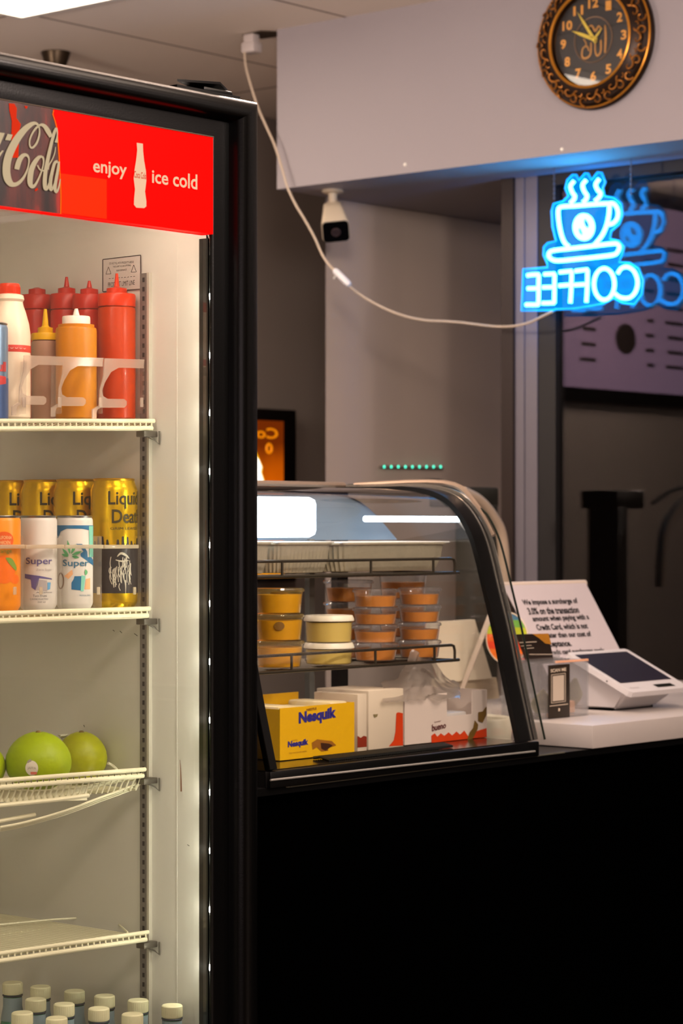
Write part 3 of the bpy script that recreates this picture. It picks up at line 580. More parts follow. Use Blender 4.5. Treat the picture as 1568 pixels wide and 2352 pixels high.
# small scuffs on the liner
m = MB(); ribbon(m, [(413, 1745, .8), (415, 1775, 2), (416, 1818, 3)], lambda a, b_: sx(a, b_, .0004), 3); obj('liner_stain', m, mat('rust_stain', (120, 70, 40), .8), ln)
m = MB()
for (x, y, a, b_) in ((430, 1940, 5, 3), (259, 1447, 4, 3), (275, 1449, 5, 5), (308, 1455, 8, 6), (192, 1665, 2, 5)): ribbon(m, [(x, y, 1.4), (x + a, y + b_, 1.4)], lambda a, b_: sx(a, b_, .0004), 1)
obj('liner_scuff', m, mat('scuff_grey', (70, 66, 60), .8), ln)

# shelves -------------------------------------------------------
YSH = YF + .142
XSL = xl2 + .005
SH = {}
def shelf(idx, yl, yr, xr, gap, rr, drop=.0):
    A = onY(0, yl, YSH); B = onY(xr, yr, YSH); B.x = min(B.x, XWAL - .005 + .001)
    sl = (B.z - A.z) / (B.x - A.x); A2 = Vector((XSL, YSH, A.z + (XSL - A.x) * sl)); SH[idx] = (A, sl)
    gapz = sz(gap, B); r = sz(rr, B)
    m = MB(); m.tube([A2, B], r, 10); top = obj('shelf', m, WIRE, fr)
    low = Vector((0, 0, -gapz)); m = MB(); m.tube([A2 + low, B + low + Vector((-.004, 0, 0))], r * 1.15, 10); obj('lower_rail', m, WIRE, top)
    m = MB(); n = int((B.x - A2.x) / .0105)
    for k in range(n):
        q = A2.lerp(B, (k + .5) / n); m.tube([q + Vector((0, -.001, -gapz)), q + Vector((0, -.001, -.003)), q + Vector((0, .012, -.006 - drop)), Vector((q.x, YBK - .06, q.z - .006 - drop))], .0014, 5)
    for yy in (YSH + .15, YSH + .32, YBK - .062):
        m.tube([A2 + Vector((0, yy - YSH, -.008 - drop)), B + Vector((0, yy - YSH, -.008 - drop))], .0022, 6)
    obj('shelf_wires', m, WIRE, top)
    m = MB(); q = B + low; cz_ = q.z - .008
    m.box((XWAL - .026, YSH - .004, cz_ - .004), (XWAL - .001, YSH + .012, cz_ + .004), .001); m.tube([(XWAL - .02, YSH, cz_ - .002), (XWAL - .008, YSH - .006, cz_ - .008), (XWAL - .002, YSH - .008, cz_ - .014), (XWAL - .004, YSH - .01, cz_ + .004)], .0012, 6); obj('shelf_clip', m, mat('clip_steel', (96, 92, 84), .35, metal=.6), top)
    return top
s1 = shelf(1, 967, 967, 358, 17, 5); s2 = shelf(2, 1409, 1398, 343, 16, 5.5); s3 = shelf(3, 1793, 1767, 333, 14, 5, .022); s4 = shelf(4, 2190, 2141, 340, 16, 4.8)
def shz(i, x): A, sl = SH[i]; return A.z + (x - A.x) * sl
# wires of the sagging lower baskets under shelf 3
m = MB()
m.tube([onY(-300, 1880, YSH), onY(0, 1850, YSH), onY(120, 1838, YSH), onY(203, 1827, YSH)], .0028, 8); m.tube([onY(-300, 1925, YSH + .02), onY(0, 1886, YSH + .02), onY(80, 1871, YSH + .02)], .0026, 8)
obj('lower_basket_rail', m, WIRE, s3)
m = MB()
def strap(pts_, wd_): 
    for k in range(3): m.tube(spl([onY(x, y + k * wd_, YSH + .012 + .004 * k) for x, y in pts_], 4), .0016, 6)
strap(((0, 1815), (100, 1816), (200, 1805), (270, 1790), (322, 1783)), 3); strap(((0, 1900), (60, 1888), (150, 1862), (230, 1832), (300, 1806), (322, 1792)), 4); obj('basket_side_wire', m, WIRE, s3)
m = MB(); m.grid(lambda u, v: onY(-200 + u * 400, (1812 + v * 26) * (1) - u * u * 6 + 6, YSH + .014), 20, 2); obj('basket_panel', m, WIRE, s3)
m = MB(); q = [onZ(x, y, shz(4, 2.2) - .002) for x, y in ((293, 2142), (253, 2105), (120, 2112), (0, 2124), (-200, 2146))]; m.tube(q, .0015, 6); obj('shelf_side_wire', m, WIRE, s4)
m = MB(); m.tube(spl([onY(*c, YSH + .05) for c in ((248, 1753), (254, 1756), (262, 1762), (268, 1768))], 3), .002, 6); obj('shelf_side_wire', m, WIRE, s3)

# clear plastic bottle guides on shelf 1
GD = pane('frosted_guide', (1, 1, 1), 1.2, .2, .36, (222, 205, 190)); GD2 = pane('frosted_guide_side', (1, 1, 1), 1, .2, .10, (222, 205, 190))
YGD = YSH + .012
gp = [(460, 812), (745, 822), (742, 850), (740, 884), (560, 880), (505, 912), (462, 985), (440, 1045), (448, 1085), (480, 1104), (600, 1106), (618, 1122), (618, 1150), (600, 1168), (432, 1168), (408, 1182), (400, 1210), (400, 1245), (372, 1245), (372, 1180), (424, 1150), (428, 1040), (455, 930)]
root_g = thing('bottle_guide_tray', 'frosted plastic bottle guide tray on the top shelf of the fridge', 'shelf tray', (onY(150, 955, YGD).x, YSH + .1, shz(1, 2.2)))
for dx, dy in ((-284, -9), (0, 0), (295, 12)):
    m = MB(); m.poly([onY((a + dx) / 3.136, 560 + (b_ + dy) / 3.136, YGD) for a, b_ in gp], (0, .002, 0)); obj('front_guard', m, GD, root_g)
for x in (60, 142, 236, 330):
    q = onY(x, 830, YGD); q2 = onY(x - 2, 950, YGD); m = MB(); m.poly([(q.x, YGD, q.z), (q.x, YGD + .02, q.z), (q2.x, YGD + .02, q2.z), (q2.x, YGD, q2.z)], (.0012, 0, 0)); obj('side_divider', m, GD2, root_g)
    m = MB(); c0 = onY(x - 5, 925, YGD - .002); m.box(c0 + Vector((-.003, -.001, -.006)), c0 + Vector((.003, .001, .007)), .0015); obj('guard_nub', m, GD, root_g)
# can guides on shelf 2
g2 = thing('can_guide_tray', 'clear plastic can guide rails on the second fridge shelf', 'shelf tray', (onY(150, 1390, YGD).x, YSH + .1, shz(2, 2.2)))
CG = pane('frosted_rail', (1, 1, 1), 1.3, .15, .55, (226, 212, 186))
for (xa, xb_) in ((-250, -45), (-40, 56), (60, 146), (150, 236), (240, 318)):
    A, B = onY(xa, 1256, YSH - .0), onY(xb_, 1258, YSH - .0)
    m = MB(); m.box((A.x, YSH - .001, A.z - .0025), (B.x, YSH + .011, A.z + .0025), .001); obj('top_bar', m, CG, g2)
for x in (34, 94, 226, 309):
    q = onY(x, 1357, YSH + .002); m = MB(); m.box(q + Vector((-.0025, -.001, -.005)), q + Vector((.0025, .001, .005)), .0008); obj('guard_nub', m, CG, g2)
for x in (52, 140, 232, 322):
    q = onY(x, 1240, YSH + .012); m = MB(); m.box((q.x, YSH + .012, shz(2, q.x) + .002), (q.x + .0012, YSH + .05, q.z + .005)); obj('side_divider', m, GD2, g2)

# --- squeeze bottles
def hdg(x): return TH - math.atan((x - CX) / F_PX) + math.pi
def plast(n, c, r=.35): return mat(n, c, r, noise=.12, nscale=14, coat=.05, spec=.3)
def onshelf(i, x, Y):
    p = onY(x, 1200, Y); return Vector((p.x, Y, shz(i, p.x)))
def onshelfX(i, x, X):
    p = onX(x, 1200, X); return Vector((X, p.y, shz(i, X)))
def squeeze(x, Y, wpx, ytop, yneck, ycap0, ynoz, name, label, body, cap, nz_r=5, group=None, bare=False):
    p = onshelf(1, x, Y) if Y else onshelfX(1, x, XWAL - .0275); r = sz(wpx / 2, p); t = thing('squeeze_bottle', label, 'bottle', p, hdg(x), group)
    Z = lambda y: zat(y, p) - p.z
    m = MB(); m.lathe([(0, 0), (r - .004, 0), (r, .005), (r, Z(yneck + 8)), (r * .97, Z(yneck + 2)), (r * .88, Z(yneck)), (r * .88, Z(yneck - 6)), (0, Z(yneck - 6))], seg=36); obj('bottle_body', m, body, t, False)
    m = MB(); cr = r * (1.0 if not bare else .68); m.lathe([(0, Z(yneck - 1)), (cr, Z(yneck - 1)), (cr * 1.01, Z(ycap0 + 3)), (cr * .97, Z(ycap0)), (cr * (.55 if not bare else .5), Z(ycap0 - 1)), (cr * .54, Z(ycap0 - (13 if not bare else 1))), (cr * .3 if not bare else cr * .18, Z(ycap0 - (15 if not bare else 2))), (sz(nz_r, p) * 1.3, Z(ycap0 - 17 if not bare else ycap0 - 3)), (sz(nz_r * .6, p), Z(ynoz)), (0, Z(ynoz))], seg=36); c_ = obj('nozzle_cap', m, cap, t, False)
    return t
RED = plast('ketchup_red', (186, 54, 2)); REDC = plast('cap_red', (206, 50, 8)); MUS = plast('mustard_amber', (186, 116, 0)); YEL = plast('cap_yellow', (228, 178, 6)); WCAP = plast('cap_white', (226, 220, 206)); SAUCE = plast('sauce_pale_brown', (170, 132, 110)); PINK = plast('red_behind', (186, 40, 26))
squeeze(268, 0, 86, 0, 706, 676, 628, 'a', 'tall red ketchup squeeze bottle, front right on the top shelf by the white wall', RED, REDC)
t = squeeze(175, YSH + .044, 94, 0, 752, 727, 709, 'b', 'amber mustard squeeze bottle with stubby white cap, front of the top shelf', MUS, WCAP, 6, bare=True)
squeeze(104, YSH + .095, 64, 0, 783, 766, 710, 'c', 'small sauce squeeze bottle with a yellow nozzle cap between milk bottle and mustard', SAUCE, YEL, 6)
for (x, Y, w_, yn, yc, nz_, lb) in ((205, 0, 76, 712, 678, 645, 'red squeeze bottle with pointed nozzle half hidden right behind the mustard bottle'), (153, 0, 74, 712, 676, 636, 'red squeeze bottle with tall pointed nozzle standing further back, behind the yellow cap'), (85, 0, 72, 712, 678, 672, 'red squeeze bottle with blunt top at the back, beside the milk bottle neck')):
    squeeze(x, Y, w_, 0, yn, yc, nz_, 'd', lb, PINK, PINK, 5)
# milk bottle
p = onshelf(1, 22, YSH + .05); t = thing('milk_bottle', 'white plastic drink bottle with red cap and red label band at the left edge', 'bottle', p, hdg(22)); Z = lambda y: zat(y, p) - p.z; r = sz(48, p)
m = MB(); m.lathe([(0, 0), (r - .005, 0), (r, .006), (r, Z(800)), (r * 1.0, Z(770)), (r * .93, Z(745)), (r * .78, Z(718)), (r * .66, Z(702)), (r * .63, Z(694)), (r * .7, Z(688)), (r * .66, Z(679)), (r * .5, Z(676)), (0, Z(676))], seg=40); obj('bottle_body', m, mat('milk_white', (226, 208, 182), .35, noise=.05), t, False)
m = MB(); m.lathe([(0, Z(678)), (r * .5, Z(678)), (r * .5, Z(658)), (r * .46, Z(652)), (0, Z(651))], seg=40)
for k in range(40): a = k * math.pi / 20; m.box((r * .5 * math.cos(a) - .0005, r * .5 * math.sin(a) - .0005, Z(677)), (r * .5 * math.cos(a) + .0005, r * .5 * math.sin(a) + .0005, Z(660)))
obj('cap', m, REDC, t, False)
m = MB(); m.lathe([(r * 1.003, Z(811)), (r * 1.006, Z(810)), (r * 1.0065, Z(796)), (r * 1.003, Z(795))], seg=40); lb = obj('label_band', m, mat('band_red', (196, 56, 44), .4), t, False)
m = MB(); LW = mat('band_text', (232, 200, 180), .5)
for k in range(5): s0_ = -.005 + k * .006; ribbon(m, [(s0_ * 1e4, 8, 5), (s0_ * 1e4 + 14, -4, 6), (s0_ * 1e4 + 30, 2, 5), (s0_ * 1e4 + 40, 10, 4)], lambda a, b_: wrap(r * 1.0065, a / 1e4, Z(803) + b_ / 1e4, .0004), 3)
obj('band_lettering', m, LW, lb, False)

# --- cans
def can(loc, rz, R_, H, label, body, cat='can', top=STEEL, group=None, nkf=.93, sh=.007):
    t = thing('drink_can', label, cat, loc, rz, group)
    nk = R_ * nkf
    m = MB(); m.lathe([(0, .004), (R_ * .78, .001), (R_ * .82, 0), (R_ * .97, .007), (R_, .010), (R_, H - sh), (R_ * (nkf + 1.6) / 2.6, H - sh * .7), (nk, H - .003), (nk, H - .002)], seg=48); bo = obj('can_body', m, body, t, False)
    m = MB(); m.lathe([(nk, H - .0035), (nk + .001, H - .001), (nk, H), (nk - .0015, H - .001), (nk - .002, H - .004), (0, H - .004)], seg=48); m.lathe([(0, H - .0035), (.008, H - .0035), (.008, H - .0025), (0, H - .0025)], (nk * .3, 0, 0), seg=16, sx=1.5); obj('can_lid', m, top, t, False)
    return t, bo
def wpoly(R_, pts, off=.0004):
    """patch wrapped round a can: polygon in mm (s to the right, z up)"""
    t = bmesh.new(); f = t.faces.new([t.verts.new((a, b_, 0)) for a, b_ in pts]); t.normal_update(); bmesh.ops.triangulate(t, faces=[f], ngon_method='EAR_CLIP')
    xs = [a for a, _ in pts]; x = min(xs) + 3
    while x < max(xs): bmesh.ops.bisect_plane(t, geom=t.verts[:] + t.edges[:] + t.faces[:], plane_co=(x, 0, 0), plane_no=(1, 0, 0)); x += 3
    for v in t.verts: v.co = wrap(R_, v.co.x / 1000, v.co.y / 1000, off)
    return t
def wtext(R_, s, x0, x1, z0, z1, off=.0006, bold=.0):
    return textmesh(s, lambda u, v: wrap(R_, (x0 + (x1 - x0) * u) / 1000, (z0 + (z1 - z0) * v) / 1000, off), sub=2, bold=bold)
def capsule(m, R_, pts, w_, off=.0006): ribbon(m, [(a, b_, ww) for a, b_, ww in pts], lambda a, b_: wrap(R_, a / 1000, b_ / 1000, off), 4)
GOLDC = mat('can_gold', (224, 178, 8), .26, metal=.75, noise=.1); CANBLK = mat('can_black', (38, 34, 36), .4); CANW = mat('can_white', (214, 208, 200), .35, noise=.04)
pg = onshelfX(2, 262, XWAL - .0335); Hg = zat(1099, pg) - pg.z; Rg = .0315
CI = mat('can_ink_dark', (52, 44, 12), .45)
def tallcan(loc, rz, label, full=True):
    t, bo = can(loc, rz, Rg, Hg, label, GOLDC, top=mat('gold_lid', (206, 156, 30), .3, metal=.8), group='tall gold cans on the second shelf', nkf=.86, sh=.016)
    H = Hg * 1000
    m = MB(); m.merge(wtext(Rg, 'Liquid', -8, 44, H * .765, H * .90, bold=.015)); m.merge(wtext(Rg, 'Death', -3, 48, H * .655, H * .76, bold=.015)); m.merge(wtext(Rg, 'GRIM LEAFER', -5, 40, H * .605, H * .625)); obj('can_lettering', m, CI, bo, False)
    low, hi = H * .12, H * .47; drip = [(-70, low), (70, low), (70, hi)]
    x = 70
    while x > -68:
        hh = 3 + 12 * abs(math.sin(x * 1.7)); drip += [(x - 1, hi + hh), (x - 3.2, hi + hh), (x - 4.2, hi - 1), (x - 6, hi - 1)]; x -= 7
    drip += [(-70, hi)]
    m = MB(); m.merge(wpoly(Rg, drip)); blk = obj('dark_print', m, CANBLK, bo, False)
    m = MB(); random.seed(3)
    for k in range(46):
        x0_ = -6 + 30 * random.random(); z0_ = H * .40 - 45 * random.random() * (1 - abs(x0_ - 9) / 26); l_ = 8 + 10 * random.random()
        capsule(m, Rg, [(x0_, z0_, .5), (x0_ + random.uniform(-2, 1), z0_ - l_ * .5, .9), (x0_ + random.uniform(-1, 2), z0_ - l_, .3)], 1, .0009)
    capsule(m, Rg, [(4, H * .40, 1), (9, H * .425, 3), (16, H * .41, 3), (21, H * .385, 1)], 1, .001); capsule(m, Rg, [(2, H * .375, 1), (10, H * .365, 2), (20, H * .37, 1)], 1, .001)
    obj('beard_print', m, mat('print_ivory', (196, 186, 168), .5), blk, False)
    return t
t0 = tallcan(pg, hdg(262), 'tall gold and black can with blackletter writing at the right end of its shelf')
tlab = ['tall gold can standing behind the blue and white can', 'tall gold can standing behind the white and violet can', 'tall gold can standing behind the gap left of the white can']
for x, lb_ in zip((176, 100, 30), tlab):
    q = onshelfX(2, x, XWAL - .0335); dup(t0, q, hdg(x) + .1, lb_)
# slim cans
YC = YSH + .038
ps_ = onshelf(2, 171, YC); ps_.z -= .0; Rs = .0243; Hs = zat(1184, ps_) - ps_.z
t, bo = can(ps_, hdg(171), Rs, Hs, 'slim blue and white can with green leaf and the word Super', CANW)
H = Hs * 1000
m = MB(); m.merge(wpoly(Rs, [(-40, H - 13), (40, H - 13), (40, H * .80), (24, H * .84), (10, H * .86), (-10, H * .86), (-20, H * .83), (-24, H * .77), (-40, H * .72)])); m.merge(wpoly(Rs, [(2, H * .70), (10, H * .70), (18, H * .62), (19, H * .56), (26, H * .56), (40, H * .5), (40, H * .45), (22, H * .5), (8, H * .57), (8, H * .60), (12, H * .62), (9, H * .65)])); obj('label_blue', m, mat('label_blue', (24, 104, 150), .4), bo, False)
m = MB(); m.merge(wpoly(Rs, [(22, H * .56), (34, H * .56), (34, H - 14), (21, H - 14)], .0006)); m.merge(wpoly(Rs, [(8, H * .20), (12, H * .2), (15, H * .36), (9, H * .37)], .0006)); obj('label_teal', m, mat('label_teal', (120, 196, 176), .4), bo, False)
m = MB()
for a0, ln_, c0 in ((100, 17, (-6, .60)), (65, 13, (-4, .60)), (135, 12, (-8, .58)), (20, 13, (-3, .585)), (-12, 9, (-3, .57)), (165, 10, (-8, .57))):
    a = math.radians(a0); cx_, cy_ = c0[0], c0[1] * H; ex, ey = cx_ + ln_ * math.cos(a), cy_ + ln_ * math.sin(a); capsule(m, Rs, [(cx_, cy_, 1), ((cx_ + ex) / 2, (cy_ + ey) / 2, 4), (ex, ey, .4)], 1, .0007)
capsule(m, Rs, [(15, H * .37, 1), (16, H * .40, 5), (15, H * .43, 1)], 1, .0007); obj('label_leaf', m, mat('label_green', (86, 164, 106), .4), bo, False)
m = MB(); m.merge(wtext(Rs, 'Super', -16, 20, H * .445, H * .535, .0008, .01)); m.merge(wtext(Rs, 'TROPICAL DRINK', 6, 24, H * .15, H * .165)); obj('label_lettering', m, mat('label_navy', (40, 108, 140), .4), bo, False)
m = MB(); m.merge(wpoly(Rs, [(-4, H * .22), (9, H * .21), (9, H * .36), (0, H * .36), (-1, H * .33), (-4, H * .29)])); obj('label_blue', m, MATS['label_blue'], bo, False)
m = MB(); m.merge(wpoly(Rs, [(-14, H * .36), (-3, H * .43), (-2, H * .38), (-8, H * .33)])); m.merge(wpoly(Rs, [(14, H * .22), (24, H * .22), (24, H * .34), (16, H * .33)])); obj('label_peach', m, mat('label_peach', (228, 170, 120), .4), bo, False)
m = MB(); capsule(m, Rs, [(-20 + 5 * math.cos(t_), H * .31 + 10 * math.sin(t_), 2) for t_ in [i * math.pi / 8 for i in range(17)]], 1); obj('label_coconut', m, mat('label_brown', (130, 104, 86), .5), bo, False)
q = onshelf(2, 88, YC + .004)
t, bo = can(q, hdg(88) - .12, Rs, zat(1184, q) - q.z, 'slim white and violet can with the words Super Zero', CANW)
m = MB(); m.merge(wtext(Rs, 'Super', -14, 22, H * .47, H * .56, .0008, .01)); m.merge(wpoly(Rs, [(-16, H * .39), (4, H * .37), (22, H * .34), (22, H * .33), (4, H * .345), (2, H * .27), (-1, H * .22), (-6, H * .25), (-7, H * .33), (-16, H * .345)])); obj('label_violet', m, mat('label_violet', (92, 84, 140), .4), bo, False)
m = MB(); m.merge(wtext(Rs, 'Zero Sugar', 0, 22, H * .415, H * .445)); m.merge(wpoly(Rs, [(-1, H * .22), (14, H * .21), (14, H * .32), (2, H * .335)])); obj('label_grey', m, mat('label_grey', (168, 160, 160), .5), bo, False)
m = MB(); m.merge(wpoly(Rs, [(15, H * .22), (19, H * .23), (20, H * .30), (15, H * .30)])); obj('label_sky', m, mat('label_sky', (96, 160, 204), .4), bo, False)
m = MB(); m.merge(wtext(Rs, 'Alkaline', 0, 22, H * .19, H * .205)); m.merge(wtext(Rs, 'Tutti Frutti', -4, 14, H * .15, H * .175)); m.merge(wtext(Rs, 'CARBONATED', -8, 16, H * .12, H * .135)); m.merge(wtext(Rs, '250 ml', 2, 12, H * .09, H * .105)); obj('label_lettering', m, mat('label_slate', (96, 96, 100), .5), bo, False)
q = onshelf(2, 2, YC - .002)
t, bo = can(q, hdg(2), .0253, zat(1184, q) - q.z, 'slim orange juice can cut by the left picture edge', mat('can_orange', (238, 140, 6), .35, noise=.08))
Ro = .0253
m = MB(); m.merge(wpoly(Ro, [(4 + 13 * math.cos(i * math.pi / 10), H * .74 + 11 * math.sin(i * math.pi / 10)) for i in range(20)])); bb = obj('label_oval', m, mat('label_red_orange', (216, 84, 14), .4), bo, False)
m = MB(); m.merge(wtext(Ro, 'CALIFORNIA', -6, 14, H * .75, H * .785, .0008)); m.merge(wtext(Ro, 'GARDEN', -4, 12, H * .70, H * .735, .0008)); obj('oval_lettering', m, mat('label_cream', (236, 196, 140), .5), bb, False)
m = MB(); m.merge(wtext(Ro, 'orange', -8, 14, H * .60, H * .64, .0007)); capsule(m, Ro, [(6, H * .56, 1), (12, H * .53, 7), (19, H * .46, 5), (21, H * .43, 1)], 1, .0009); obj('label_leaf', m, mat('label_olive', (120, 150, 50), .5), bo, False)
m = MB(); m.merge(wpoly(Ro, [(4 + 16 * math.cos(i * math.pi / 10), H * .44 + 18 * math.sin(i * math.pi / 10)) for i in range(20)])); m.merge(wpoly(Ro, [(20 + 8 * math.cos(i * math.pi / 8), H * .34 + 6 * math.sin(i * math.pi / 8)) for i in range(16)], .0003)); obj('label_fruit', m, mat('label_deep_orange', (240, 108, 4), .4), bo, False)
# blue can on the top shelf
q = onshelf(1, -24, YSH + .026)
t, bo = can(q, hdg(-20), .0235, zat(742, q) - q.z, 'blue and silver energy drink can cut by the left picture edge, top shelf', mat('can_blue_silver', (120, 150, 180), .3, metal=.6))
Hb = (zat(742, q) - q.z) * 1000
m = MB(); m.merge(wpoly(.0235, [(-60, 4), (60, 4), (60, Hb * .42), (30, Hb * .44), (0, Hb * .4), (-60, Hb * .5)])); obj('label_blue', m, mat('label_royal', (60, 90, 140), .35, metal=.4), bo, False)
m = MB(); m.merge(wtext(.0235, 'Bull', 4, 24, Hb * .5, Hb * .6, .0007, .04)); m.merge(wpoly(.0235, [(10, Hb * .36), (24, Hb * .38), (24, Hb * .45), (12, Hb * .46)], .0007)); obj('label_lettering', m, mat('label_crimson', (180, 50, 50), .4), bo, False)

# --- mangoes / pomelos in a pack on shelf 3
GR = mat('pomelo_skin', (160, 172, 0), .42, noise=.35, nscale=5, bump=.12, bscale=160, col2=(120, 156, 0), spec=.3)
GR2 = mat('pomelo_skin_yellow', (178, 172, 0), .42, noise=.3, nscale=5, bump=.12, bscale=160, col2=(150, 166, 10))
def fruit(x, ytop, wpx, Y, label, mt, rot=0, stem=False):
    p = onY(x, 1780, Y); z0_ = shz(3, p.x) - .0245; p.z = z0_; Hh = zat(ytop, p) - z0_; R_ = sz(wpx / 2, p)
    t = thing('pomelo', label, 'fruit', p, hdg(x), 'green fruit on the third shelf'); pr = []
    for i in range(15):
        a = -math.pi / 2 + math.pi * i / 14; k = 1 + .05 * math.sin(a) * -1; pr.append((max(0, R_ * math.cos(a) * k), Hh / 2 + Hh / 2 * math.sin(a)))
    pr[0] = (0, 0); pr[-1] = (0, Hh - .0015); m = MB(); m.lathe(pr, seg=40); bo = obj('fruit_skin', m, mt, t, False, smooth=80)
    m = MB(); m.lathe([(0, 0), (.004, 0), (.0025, .003), (0, .003)], (0, 0, Hh - .002)); obj('stem_end', m, mat('stem_brown', (110, 90, 40), .8), t, False)
    return t, R_, Hh
t, R_, Hh = fruit(88, 1680, 152, YSH + .06, 'large green pomelo with a round white sticker, front and centre', GR)
m = MB(); sc_ = []
def sph(a, b_, o): # sticker on the fruit: a right mm, b up mm
    th = a / (R_ * 1000); ph = (b_) / (Hh * 500); rr = R_ * math.cos(ph) * (1 - .05 * math.sin(ph)) + o; return Vector((rr * math.cos(th), rr * math.sin(th), Hh / 2 + (Hh / 2 + o) * math.sin(ph)))
for ring in (0,):
    cx_, cy_ = -8.5, -5
    V = [m.bm.verts.new(sph(cx_ + 0, cy_, .0009))] ; Rn = []
    for rr_ in (.5, 1): Rn.append([m.bm.verts.new(sph(cx_ + 8.3 * rr_ * math.cos(i * math.pi / 12), cy_ + 9.8 * rr_ * math.sin(i * math.pi / 12), .0009)) for i in range(24)])
    for i in range(24): m.bm.faces.new([V[0], Rn[0][i], Rn[0][(i + 1) % 24]]); m.bm.faces.new([Rn[0][i], Rn[1][i], Rn[1][(i + 1) % 24], Rn[0][(i + 1) % 24]])
stq = obj('fruit_sticker', m, mat('sticker_white', (214, 204, 190), .5), t, False)
m = MB(); ribbon(m, [(-14, 2, 2), (-12, 4, 3), (-9, 5, 3)], lambda a, b_: sph(a, b_, .0013), 3); m.merge(textmesh('JAFFA', lambda u, v: sph(-14 + u * 11, -7 + v * 4, .0013), sub=1)); obj('sticker_print', m, mat('sticker_grey', (150, 140, 130), .5), stq, False)
m = MB(); m.grid(lambda u, v: sph(-10 + u * 8, -13 + v * 3.5 , .0013), 4, 2); obj('sticker_band', m, mat('sticker_pink', (214, 110, 96), .5), stq, False)
fruit(187, 1680, 118, YSH + .108, 'yellow-green pomelo half hidden behind the stickered one, right of it', GR2)
fruit(-52, 1702, 130, YSH + .11, 'green pomelo cut by the left picture edge behind the stickered one', GR)
m = MB(); random.seed(5); pts_ = [onY(x, y, YSH + .13) for x, y in ((136, 1688), (146, 1686), (154, 1686), (152, 1695), (146, 1699), (142, 1694))]; m.poly(pts_, (0, .004, 0)); m.tube(spl([onY(*c, YSH + .128) for c in ((138, 1690), (148, 1690), (154, 1687))], 3), .0014, 5)
tag(obj('plastic_bag_knot', m, mat('bag_plastic', (190, 188, 168), .3), recenter=True), 'small scrap of clear plastic wrap between the two front pomelos', 'plastic wrap')

# --- water bottles at the bottom
CAPM = mat('bottle_cap_cream', (216, 212, 176), .45, noise=.05); GLS = mat('bottle_green_glass', (30, 110, 80), .12, coat=.5); BLUL = mat('bottle_label_greyblue', (120, 140, 148), .4)
ZTOP = .79
caps = [(395, 2308), (317, 2296), (240, 2286), (171, 2275), (93, 2265), (29, 2256), (304, 2328), (227, 2315), (147, 2305), (82, 2294), (51, 2325), (130, 2337)]
wl = ['rightmost white-capped bottle, alone beside the fridge side wall', 'white-capped bottle second from the right in the back row', 'white-capped bottle third from the right in the back row', 'white-capped bottle fourth from the right in the back row', 'white-capped bottle fifth from the right in the back row', 'green bottle with white cap at the left end of the back row', 'rightmost white-capped bottle of the front row', 'white-capped bottle second from the right in the middle row', 'white-capped bottle third from the right in the middle row', 'white-capped bottle at the left end of the middle row', 'white-capped bottle low at the left picture edge, front row', 'white-capped bottle in the front row, second from the left']
proto = None
for (x, y), lb_ in zip(caps, wl):
    p = onZ(x, y, ZTOP); Hh = .21; p.z = ZTOP - Hh
    if proto is None:
        t = thing('water_bottle', lb_, 'bottle', p, hdg(x), 'capped bottles on the bottom shelf')
        m = MB(); m.lathe([(0, 0), (.022, 0), (.0245, .004), (.0245, .10), (.023, .125), (.016, .158), (.0125, .175), (.0125, Hh - .010), (0, Hh - .010)], seg=32); obj('bottle_glass', m, GLS, t, False)
        m = MB(); m.lathe([(0, Hh), (.0125, Hh), (.0138, Hh - .0012), (.0138, Hh - .0145), (.0132, Hh - .016), (0, Hh - .016)], seg=36)
        for k in range(36): a = k * math.pi / 18; m.box((.0138 * math.cos(a) - .0003, .0138 * math.sin(a) - .0003, Hh - .0145), (.0138 * math.cos(a) + .0003, .0138 * math.sin(a) + .0003, Hh - .002))
        obj('cap', m, CAPM, t, False)
        m = MB(); m.lathe([(.0135, Hh - .0165), (.0142, Hh - .0172), (.0142, Hh - .0182), (.0128, Hh - .019)], seg=32); obj('cap_ring', m, mat('ring_navy', (30, 40, 56), .4), t, False)
        m = MB(); m.lathe([(.0131, Hh - .020), (.0133, Hh - .021), (.0133, Hh - .033), (.0165, Hh - .050), (.0162, Hh - .052)], seg=32); obj('neck_label', m, BLUL, t, False)
        proto = t
    else: dup(proto, p, hdg(x), lb_)
m = MB(); zbs = ZTOP - .21
for k in range(40): xx_ = XSL + .012 * k * 1.3; m.tube([(min(xx_, XWAL - .01), YF + .055, zbs - .003), (min(xx_, XWAL - .01), YBK - .06, zbs - .003)], .002, 5)
m.tube([(XSL, YF + .055, zbs - .006), (XWAL - .006, YF + .055, zbs - .006)], .003, 8); m.tube([(XSL, YBK - .07, zbs - .006), (XWAL - .006, YBK - .07, zbs - .006)], .003, 8); obj('shelf', m, WIRE, fr)

# ================================================================ COUNTER
YCN = 2.593; ZCT = 1.05
XC = onZ(1361, 1666.5, ZCT).x; YCN = onZ(1361, 1666.5, ZCT).y
ZB = 1.005
ct = thing('service_counter', 'long black service counter below the display case', 'counter', (4.1, YCN + .4, 0))
m = MB(); m.box((2.36, YCN + .03, .0), (XW - .03, YCN + .62, ZB - .006)); obj('counter_body', m, BLACKM, ct)
m = MB(); m.box((2.36, YCN + .008, ZB - .012), (XW - .03, YCN + .63, ZB)); obj('counter_top', m, BLACKP, ct)
m = MB(); m.tube([onY(664, 1807, YCN + .006), onY(1296, 1728, YCN + .006)], .0016, 6); m.tube([onY(575, 1800, YCN + .1), onY(625, 1806, YCN + .02), onY(664, 1807, YCN + .006)], .0016, 6); obj('edge_trim', m, mat('trim_dull_metal', (120, 118, 105), .4, metal=.6), ct)
m = MB(); m.box((XC, YCN, ZCT - .0435), (XW - .03, YCN + .62, ZCT), .0015)
